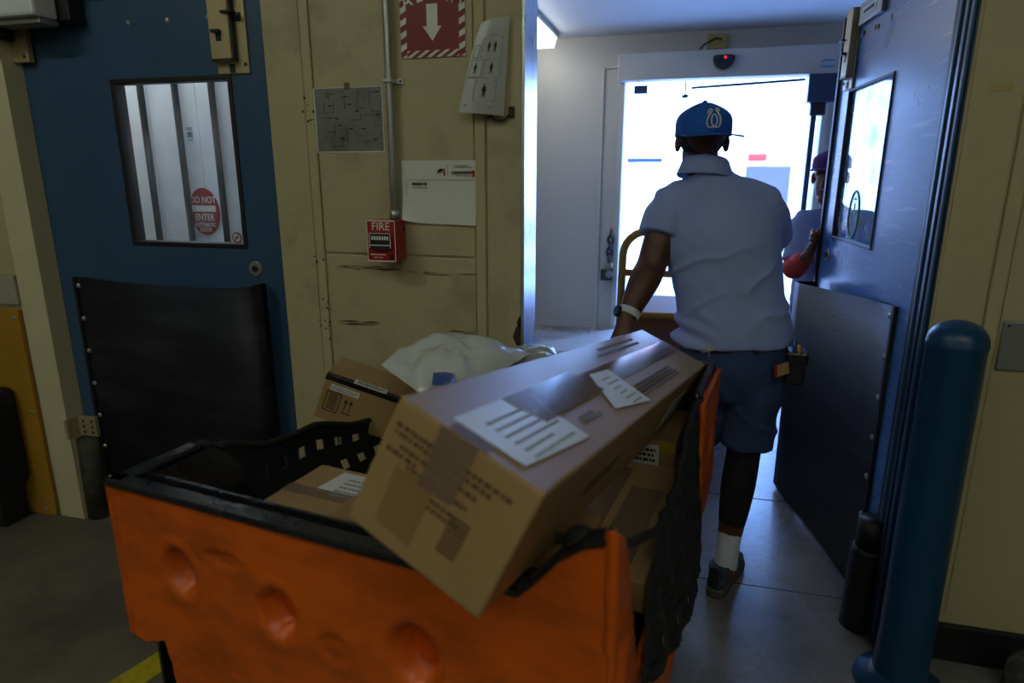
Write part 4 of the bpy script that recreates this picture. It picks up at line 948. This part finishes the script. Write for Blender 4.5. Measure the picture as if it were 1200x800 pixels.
def wrinkle(v, amp=.006, f=1.0, d=(1, 0, 1.2)):
    a = v.x * d[0] + v.z * d[2]
    return amp * noise.noise(V((a * 16 * f, (v.x * d[2] - v.z * d[0]) * 4 * f, v.y * 5 * f))) + amp * .6 * noise.noise(V((v.x * 9 + 4, v.y * 9, v.z * 14)))
def shell(name, lofts, m, par, voxel=.007, smooth=5, wr=None): return blob(name, lofts, M[m], par, voxel, smooth, wr)

# --- man pulling the cart, seen from behind
man = empty('person', (.16, 2.33, 0), 'man seen from behind in blue cap, pale shirt and navy shorts pulling cart', 'person')
hc = V((.034, 2.345, 1.603)); look = V((-.18, 1, -.05)).normalized()
side = V((1, .02, 0))
shL, elL, wrL = V((-.052, 2.36, 1.405)), V((-.104, 2.285, 1.20)), V((-.172, 2.16, 1.035))
shR, elR, wrR = V((.248, 2.37, 1.41)), V((.305, 2.54, 1.25)), V((.265, 2.76, 1.20))
hipR, knR, anR = V((.275, 2.375, .86)), V((.258, 2.345, .52)), V((.222, 2.262, .12))
hipL, knL, anL = V((.12, 2.385, .86)), V((.082, 2.43, .50)), V((.064, 2.262, .12))
neckb = V((.075, 2.355, 1.46))
L_ = head_rings(hc, look)
L_.append(loft([(neckb, .058, .058), (hc + V((.012, .0, -.09)), .054, .056), (hc + V((0, 0, -.03)), .055, .06)], side))
L_.append(loft([((.19, 2.36, .85), .16, .115), ((.175, 2.355, .98), .15, .105), ((.14, 2.35, 1.15), .155, .11), ((.115, 2.35, 1.30), .165, .11), ((.098, 2.352, 1.37), .14, .085), ((.085, 2.355, 1.42), .08, .06)], side))
def limb(a, b, c_, r, h=(0, 1, 0)): 
    return loft([(a, r[0], r[0]), (a.lerp(b, .5), r[1], r[1]), (b, r[2], r[2]), (b.lerp(c_, .3), r[3], r[3]), (b.lerp(c_, .7), r[4], r[4]), (c_, r[5], r[5] * .85)], h)
L_ += [limb(shL, elL, wrL, (.052, .056, .052, .053, .042, .031), (1, 0, 0)), limb(shR, elR, wrR, (.05, .05, .045, .046, .037, .029), (1, 0, 0))]
L_ += [limb(hipR, knR, anR, (.088, .078, .056, .058, .046, .034), (1, 0, 0)), limb(hipL, knL, anL, (.088, .078, .056, .058, .046, .034), (1, 0, 0))]
for an_, dx, dy in ((anR, .042, .13), (anL, -.005, .15)): L_.append(loft([(an_ + V((0, -.03, -.04)), .032, .035), (an_ + V((dx * .4, dy * .4, -.06)), .036, .034), (an_ + V((dx, dy, -.082)), .03, .02)], (1, -.4, 0)))
# left hand over the far rim
pc = V((-.180, 2.112, .968))
L_.append(loft([(wrL, .031, .026), (wrL.lerp(pc, .5), .034, .024), (pc, .042, .02), (pc + V((-.002, -.035, -.018)), .042, .016)], D))
for k, ln in enumerate((.9, 1, .95, .8)):
    b0 = pc + D * (-.033 + .022 * k) + V((0, -.03, -.014)); L_.append(finger(b0, [V((0, -.026, -.018)) * ln, V((0, -.008, -.026)) * ln, V((0, .010, -.02)) * ln], .0092))
L_.append(finger(pc + D * .034 + V((0, .012, .004)), [D * .016 + V((0, .012, -.02)), V((0, .006, -.028)), V((0, -.002, -.02))], .0105))
# right hand forward
pr = V((.262, 2.83, 1.19)); rt = V((1, .1, 0)).normalized()
L_.append(loft([(wrR, .029, .024), (wrR.lerp(pr, .6), .036, .022), (pr, .042, .018)], (0, 0, 1)))
for k, ln in enumerate((.9, 1, .95, .8)): L_.append(finger(pr + V((-.004, .002, .033 - .022 * k)), [V((-.012, .036, 0)) * ln, V((-.024, .016, 0)) * ln, V((-.02, -.01, 0)) * ln], .0088))
L_.append(finger(pr + V((-.012, -.03, .034)), [V((-.02, .02, .018)), V((-.016, .022, .004))], .010))
body = blob('body', L_, M['skin'], man, .0052, 4)
face_parts(body, hc, look)
# hair under the cap
shell('hair', [flatcut(ell(hc + V((0, -.006, .03)), .0765, .088, .085, look.cross(V((0, 0, 1)))), 0, 0)], 'hair', man, .006, 3, None)
# polo shirt
S = [flatcut(loft([((.186, 2.355, .925), .196, .148), ((.182, 2.355, .97), .197, .150), ((.165, 2.352, 1.07), .182, .142), ((.142, 2.35, 1.19), .186, .140), ((.118, 2.348, 1.30), .195, .138), ((.102, 2.35, 1.375), .178, .118), ((.088, 2.352, 1.43), .125, .092), ((.068, 2.352, 1.482), .082, .080), ((.058, 2.352, 1.522), .068, .068)], side, 28), 1, 1)]
for sh_, el_, r0, k1, k2 in ((shL, elL, .072, .28, .54), (shR, elR, .070, .4, .8)):
    S.append(loft([((.088, 2.352, 1.435), .055, .06), (V((.088, 2.352, 1.435)).lerp(sh_, .55) + V((0, 0, .005)), .062, .07), (sh_ + V((0, 0, -.018)), r0, .08)], (0, 1, 0)))
    S.append(flatcut(loft([(sh_ + V((0, 0, -.018)), r0, .08), (sh_.lerp(el_, k1) + V((0, -.004, 0)), .079, .082), (sh_.lerp(el_, k2) + V((0, -.006, 0)), .077, .080)], (1, 0, 0)), 0, 1))
def shirt_wr(v):
    f_ = max(0, min(1, (1.40 - v.z) / .22)); n1 = noise.noise(V((v.x * 4, v.y * 4, v.z * 4)))
    a = v.z * 1.0 - v.x * .55 + .10 * n1 + .05 * noise.noise(v * 9)
    rdg = (1 - abs(math.sin(a * 21))) ** 3                       # sharp diagonal creases
    m_ = max(0, min(1, .35 + 1.3 * noise.noise(V((v.x * 5 + 9, v.y * 3, v.z * 4.5)))))
    q = .017 * f_ * rdg * m_ + wrinkle(v, .005)
    if v.z < 1.05 and v.x < .14: q += .012 * math.sin(v.z * 95 + v.x * 40 + 3 * n1) * max(0, (.14 - v.x) * 9) * min(1, (1.05 - v.z) * 12)
    return q
shell('polo_shirt', S, 'shirt', man, .0065, 8, shirt_wr)
# collar: turned-down band
mb = MB(); rings = []; nn = 36
for (r_, dz, dy) in ((.064, .030, 0), (.067, .036, 0), (.072, .030, 0), (.090, -.020, .0), (.086, -.026, 0), (.066, .022, 0)):
    rings.append([V((.052 + r_ * 1.05 * math.cos(k * 2 * math.pi / nn), 2.35 + dy + r_ * .98 * math.sin(k * 2 * math.pi / nn), 1.516 + dz + .018 * -math.sin(k * 2 * math.pi / nn) * .8 - .006 * math.cos(k * 2 * math.pi / nn))) for k in range(nn)])
rings.append(rings[0]); mb.rings(rings, False).build('collar', M['shirt'], man, 0, True)
# shorts
G = [flatcut(loft([((.188, 2.36, .985), .172, .13), ((.19, 2.36, .93), .178, .138), ((.195, 2.362, .85), .185, .142), ((.197, 2.368, .79), .18, .13)], side, 28), 1, 0)]
G.append(flatcut(loft([(hipR + V((-.005, 0, -.0)), .105, .115), (hipR.lerp(knR, .3), .104, .115), (hipR.lerp(knR, .6), .099, .108), (hipR.lerp(knR, .92), .098, .103)], (1, 0, 0)), 0, 1))
G.append(flatcut(loft([(hipL + V((.005, 0, 0)), .105, .115), (hipL.lerp(knL, .3), .104, .115), (hipL.lerp(knL, .6), .099, .108), (hipL.lerp(knL, .92), .096, .103)], (1, 0, 0)), 0, 1))
shell('shorts', G, 'shorts', man, .0065, 4, lambda v: wrinkle(v, .007, .8, (1, 0, -.6)) + .008 * (1 - abs(math.sin((v.z * .8 + v.x * .7) * 22 + 2 * noise.noise(v * 5)))) ** 3)
mb = MB(); mb.rings([[V((.186 + .181 * math.cos(k * math.pi / 24), 2.36 + .139 * math.sin(k * math.pi / 24), z)) for k in range(48)] for z in (.915, .955)], False).build('belt', M['black'], man, 0, True)
for k_, an_ in ((knR, anR), (knL, anL)):
    shell('legging', [flatcut(loft([(k_ + V((0, 0, .06)), .064, .066), (k_, .060, .062), (k_.lerp(an_, .3), .061, .063), (k_.lerp(an_, .55), .053, .054), (k_.lerp(an_, .68), .046, .047)], (1, 0, 0)), 0, 1)], 'legging', man, .006, 3)
    shell('sock', [flatcut(loft([(k_.lerp(an_, .735), .0445, .045), (k_.lerp(an_, .85), .042, .042), (an_ + V((0, 0, -.02)), .043, .046)], (1, 0, 0)), 1, 0)], 'sock', man, .005, 3)
def shoe(heel, toe):
    heel, toe = V(heel), V(toe); d = (toe - heel).normalized(); s_ = d.cross(V((0, 0, 1)))
    P_ = lambda t, x, z: heel + d * t + s_ * x + V((0, 0, z))
    outl = [(-.012, 0), (-.005, .028), (.03, .038), (.10, .037), (.18, .049), (.235, .045), (.275, .026), (.287, 0), (.275, -.024), (.235, -.042), (.18, -.044), (.10, -.033), (.03, -.036), (-.005, -.028)]
    so = MB().rings([[P_(t, x * k, z + (.012 if t > .25 else 0)) for t, x in outl] for z, k in ((.0, .95), (.008, 1.04), (.028, 1.05), (.034, .98))]).build('sole', M['sole'], man, 0, True)
    U = [loft([(P_(.012, 0, .05), .034, .03), (P_(.06, 0, .055), .036, .036), (P_(.13, 0, .05), .039, .034), (P_(.20, .002, .042), .042, .026), (P_(.25, 0, .036), .032, .018)], s_, 16)]
    U.append(flatcut(loft([(P_(.05, 0, .05), .038, .05), (P_(.045, 0, .085), .037, .048), (P_(.042, 0, .112), .040, .05)], s_, 16), 0, 1))
    shu = shell('shoe_upper', U, 'shoe', man, .005, 3)
    MB().obox(P_(-.018, -.016, .05), d * .012, s_ * .032, (0, 0, .075)).build('heel_tab', M['black'], man, .005)
    for k in range(4): MB().tube([P_(.10 + .024 * k, -.026, .078 - .007 * k), P_(.105 + .024 * k, 0, .09 - .009 * k), P_(.10 + .024 * k, .026, .078 - .007 * k)], .0035, 6).build('lace', M['black'], man, 0, True)
shoe((.187, 2.195, 0), (.278, 2.455, 0)); shoe((.066, 2.2, 0), (.058, 2.49, 0))
# cap worn backwards
ct = hc + V((.002, -.006, .006)); zr = V((0, 0, 1))
back = V((.36, -1, 0)).normalized(); rtv = V((0, 0, 1)).cross(back)      # direction the brim points to
def capf(an, h, off=0): # an from brim direction, h 0..1
    r_ = (.0975 if h < .0 else .0975) * (1 - max(0, h - .42) ** 2.2 * 1.9); r_ = max(r_, .0)
    return ct + (back * math.cos(an) * (r_ + off) * 1.06 + rtv * math.sin(an) * (r_ + off) * .985) + zr * (.012 + h * .118 + off * .3)
hs = [0, .1, .2, .3, .42, .52, .62, .72, .8, .88, .94, .98]; nn = 48
def caprad(h): return 1 - (max(0, h - .35) / .65) ** 2.6 * .93
def capf(an, h, off=0):
    r_ = .091 * caprad(h) + off
    return ct + back * (math.cos(an) * r_ * 1.08) + rtv * (math.sin(an) * r_ * .98) + zr * (.014 + h * .108 + (off if h > .6 else 0))
cap_e = MB().rings([[capf(k * 2 * math.pi / nn, h) for k in range(nn)] for h in hs + [1.0]]).build('cap_crown', M['cap'], man, 0, True)
for k in range(6):
    MB().tube([capf(k * math.pi / 3 + R(0), h, .0005) for h in hs], .0014, 5).build('seam', M['cap'], cap_e, 0, True)
MB().dome(ct + zr * .121, zr, .009, .007, 12, 4).build('button', M['cap'], cap_e, 0, True)
mb = MB(); rings = []
for z_, th_ in ((0, 0), (1, .0035)):
    pass
rim_in = [ct + back * (math.cos(a) * .094 * 1.08) + rtv * (math.sin(a) * .094 * .98) + zr * .016 for a in [R(-68 + 136 * k / 20) for k in range(21)]]
rim_out = [ct + back * (.060 + .118 * math.cos(R(-75 + 150 * k / 20)) ** .8) + rtv * (.098 * math.sin(R(-75 + 150 * k / 20)) / math.sin(R(75))) + zr * (.010 - .004 * abs(k - 10) / 10) for k in range(21)]
mb.rings([[a, b_, b_ + zr * .0035, a + zr * .0035] for a, b_ in zip(rim_in, rim_out)]).build('cap_brim', M['cap'], man, 0, True)
# white stitched emblem: horseshoe-like scroll with an inner loop
zc = lambda x, y: capf(R(-2) - (x - 445) / 6.667 / 330 / .100 * 1.05 * -1, (385 - y) / 6.667 / 330 / .108, .0015)
sgn = 1
def emb(pts, r_): MB().tube([zc(x, y) for x, y in pts], r_, 6).build('emblem', M['white'], cap_e, 0, True)
emb([(398, 245), (408, 222), (428, 212), (436, 226), (420, 240), (405, 258), (394, 285), (392, 308), (400, 328), (420, 337), (442, 331), (466, 335), (484, 328), (494, 308), (496, 280), (490, 255), (478, 236), (470, 222), (480, 210), (500, 208), (500, 226)], .0028)
emb([(445, 246), (430, 256), (424, 280), (426, 305), (436, 322), (447, 326), (458, 321), (467, 303), (468, 278), (460, 256), (445, 246)], .0024)
# watch
wc = wrL.lerp(elL, .08); wd_ = (elL - wrL).normalized()
mb = MB(); 
s1 = (V((1, 0, 0)) - wd_ * wd_.x).normalized(); s2 = wd_.cross(s1)
mb.rings([[wc + wd_ * t + (s1 * math.cos(k * math.pi / 12) * .038 + s2 * math.sin(k * math.pi / 12) * .034) * g_ for k in range(24)] for t, g_ in ((-.012, .96), (-.012, 1.02), (.012, 1.06), (.012, 1.0))], False).build('watch_strap', M['sock'], man, 0, True)
fc = wc - s1 * .034 - V((0, .018, 0)); nf = (-s1 * .8 + V((0, -.6, .1))).normalized()
wt = MB().disc(fc, nf, .021, .010, 24).build('watch_case', M['black'], man, .003); MB().disc(fc + nf * .010, nf, .016, .002, 24).build('watch_face', M['watchface'], wt)
# hip pouch, pens, wallet, keys
pz = V((.385, 2.33, .86))
po = MB().box((.362, 2.285, .80), (.425, 2.37, .915)).build('hip_pouch', M['black'], man, .014)
MB().box((.36, 2.28, .87), (.43, 2.375, .92)).build('pouch_flap', M['liner'], po, .008)
MB().tube([(.385, 2.29, .91), (.378, 2.288, .965)], .007, 8).build('blue_pen', M['bluebag'], po, 0, True); MB().tube([(.400, 2.288, .90), (.395, 2.286, .945)], .006, 8).build('yellow_pen', M['yellow'], po, 0, True)
wl_ = MB().obox((.325, 2.222, .845), (.042, .02, .012), (0, .012, 0), (-.006, 0, .04)).build('wallet', M['card'], man, .003); MB().obox((.320, 2.220, .845), (.008, .003, .004), (0, .012, 0), (-.004, 0, .04)).build('wallet_edge', M['firered'], wl_)
kc = at(829, 411, 2.2)
kk = MB().tube([kc + V((-.018, 0, -.006)), kc + V((.026, 0, .006))], .003, 6).build('key', M['brass'], man, 0, True)
MB().tube([kc + V((.002, 0, .024)), kc + V((.006, 0, -.02))], .003, 6).build('key_bit', M['brass'], kk, 0, True)

# --- second person holding the far door
p2 = empty('person', (.72, 3.6, 0), 'person in purple cap and red sleeves peeking round the right blue door', 'person')
h2 = V((.675, 3.60, 1.485)); lk2 = V((-.45, -1, -.12)).normalized(); sd2 = V((1, -.35, 0)).normalized()
s2R, e2R, w2R = V((.575, 3.60, 1.27)), V((.535, 3.49, 1.045)), V((.570, 3.335, 1.13))
s2L, e2L, w2L = V((.88, 3.66, 1.27)), V((.95, 3.55, 1.05)), V((.90, 3.45, .88))
K = head_rings(h2, lk2)
K.append(loft([((.715, 3.63, 1.30), .055, .055), (h2 + V((.012, .015, -.08)), .052, .054), (h2 + V((0, 0, -.03)), .052, .056)], sd2))
K.append(loft([((.74, 3.63, .85), .15, .11), ((.735, 3.63, 1.0), .145, .11), ((.73, 3.63, 1.15), .155, .115), ((.725, 3.63, 1.25), .15, .10), ((.72, 3.63, 1.31), .08, .065)], sd2))
K += [limb(s2R, e2R, w2R, (.055, .048, .043, .043, .036, .028), (1, 0, 0)), limb(s2L, e2L, w2L, (.055, .048, .043, .043, .036, .028), (1, 0, 0))]
K += [limb(V((.66, 3.63, .83)), V((.65, 3.60, .46)), V((.655, 3.64, .09)), (.085, .075, .055, .056, .044, .034), (1, 0, 0)), limb(V((.82, 3.63, .83)), V((.83, 3.60, .46)), V((.83, 3.64, .09)), (.085, .075, .055, .056, .044, .034), (1, 0, 0))]
for x in (.655, .83): K.append(loft([((x, 3.66, .045), .034, .036), ((x - .02, 3.57, .04), .038, .034), ((x - .05, 3.47, .03), .036, .022)], sd2))
# hand upright on the free edge of the door leaf
hp = V((.588, 3.318, 1.20)); K.append(loft([(w2R, .028, .024), (w2R.lerp(hp, .6), .034, .022), (hp, .040, .018), (hp + V((.0, -.004, .03)), .038, .016)], V((.25, 1, 0))))
for k, ln in enumerate((.85, 1, .95, .8)):
    b0 = hp + V((-.006, -.028 + .0 * k, .034 - .020 * k)) + V((0, .018, 0)); K.append(finger(b0, [V((-.018, -.026, .014)) * ln, V((-.002, -.030, .008)) * ln, V((.006, -.022, .004)) * ln], .0088))
K.append(finger(hp + V((.004, .012, .03)), [V((.014, -.006, .026)), V((.012, -.012, .02))], .010))
b2_ = blob('body', K, M['skin2'], p2, .0056, 4); face_parts(b2_, h2, lk2)
S2 = [flatcut(loft([((.74, 3.63, .80), .185, .145), ((.735, 3.63, .95), .178, .14), ((.73, 3.63, 1.12), .178, .14), ((.725, 3.63, 1.23), .165, .115), ((.722, 3.63, 1.295), .09, .075)], sd2, 24), 1, 1)]
for sh_, el_ in ((s2R, e2R), (s2L, e2L)):
    S2.append(loft([((.722, 3.63, 1.275), .055, .06), (sh_ + V((0, 0, -.015)), .066, .075)], (0, 1, 0)))
    S2.append(flatcut(loft([(sh_ + V((0, 0, -.015)), .066, .075), (sh_.lerp(el_, .5), .066, .07), (sh_.lerp(el_, .85), .062, .066)], (1, 0, 0)), 0, 1))
shell('uniform_shirt', S2, 'shirt', p2, .007, 10, lambda v: wrinkle(v, .006))
for a, b_, c_ in ((s2R, e2R, w2R), (s2L, e2L, w2L)): shell('red_sleeve', [flatcut(loft([(a.lerp(b_, .8), .05, .05), (b_, .053, .055), (b_.lerp(c_, .4), .050, .052), (b_.lerp(c_, .88), .038, .036)], (1, 0, 0)), 0, 1)], 'redcloth', p2, .006, 4, lambda v: wrinkle(v, .004, 1.6))
shell('trousers', [loft([((.74, 3.63, .88), .16, .12), ((.74, 3.63, .78), .165, .125)], sd2, 24)] + [flatcut(loft([((x, 3.63, .82), .10, .105), ((x, 3.60, .46), .075, .078), ((x, 3.635, .11), .065, .07)], (1, 0, 0)), 0, 1) for x in (.66, .825)], 'shorts', p2, .008, 4)
c2_ = h2 + V((0, 0, .0)) - lk2 * .0; s2v = lk2.cross(V((0, 0, 1))).normalized(); fl2 = V((lk2.x, lk2.y, 0)).normalized()
def cap2(an, h): r_ = .084 * caprad(h) + .004; return c2_ + fl2 * (math.cos(an) * r_ * 1.12 - .008) + s2v * (math.sin(an) * r_) + zr * (.045 + h * .09)
cc2 = MB().rings([[cap2(k * 2 * math.pi / 36, h) for k in range(36)] for h in hs + [1.0]]).build('cap_crown', M['purple'], p2, 0, True)
ri = [cap2(R(-65 + 130 * k / 16), .0) for k in range(17)]; ro = [c2_ + fl2 * (.06 + .10 * math.cos(R(-75 + 150 * k / 16))) + s2v * (.082 * math.sin(R(-75 + 150 * k / 16))) + zr * (.036 - .008 * abs(k - 8) / 8) for k in range(17)]
MB().rings([[a, b_, b_ + zr * .003, a + zr * .003] for a, b_ in zip(ri, ro)]).build('cap_brim', M['purple'], p2, 0, True)
MB().rings([[V((.722 + r_ * math.cos(k * math.pi / 14), 3.625 + r_ * math.sin(k * math.pi / 14), z)) for k in range(28)] for r_, z in ((.066, 1.335), (.072, 1.34), (.092, 1.29), (.088, 1.285))], False).build('collar', mat('blue_collar', '27406e', .8), p2, 0, True)

# ---------------------------------------------------------------- warehouse tube lights (above and behind the camera)
for i, (x, y, n_) in enumerate(((-2.6, -.2, 'left'), (.6, -.9, 'middle'), (-2.6, -3.2, 'rear left'), (2.6, -3.0, 'rear right'))):
    c = empty('tube_light', (x, y, 3.5), 'warehouse tube light hanging at ceiling, ' + n_ + ' one above the camera side', 'ceiling light')
    MB().box((x - .7, y - .08, 3.44), (x + .7, y + .08, 3.52)).build('housing', M['white_trim'], c, .006)
    MB().box((x - .68, y - .07, 3.40), (x + .68, y + .07, 3.44)).build('diffuser', M['tube'], c, .006)
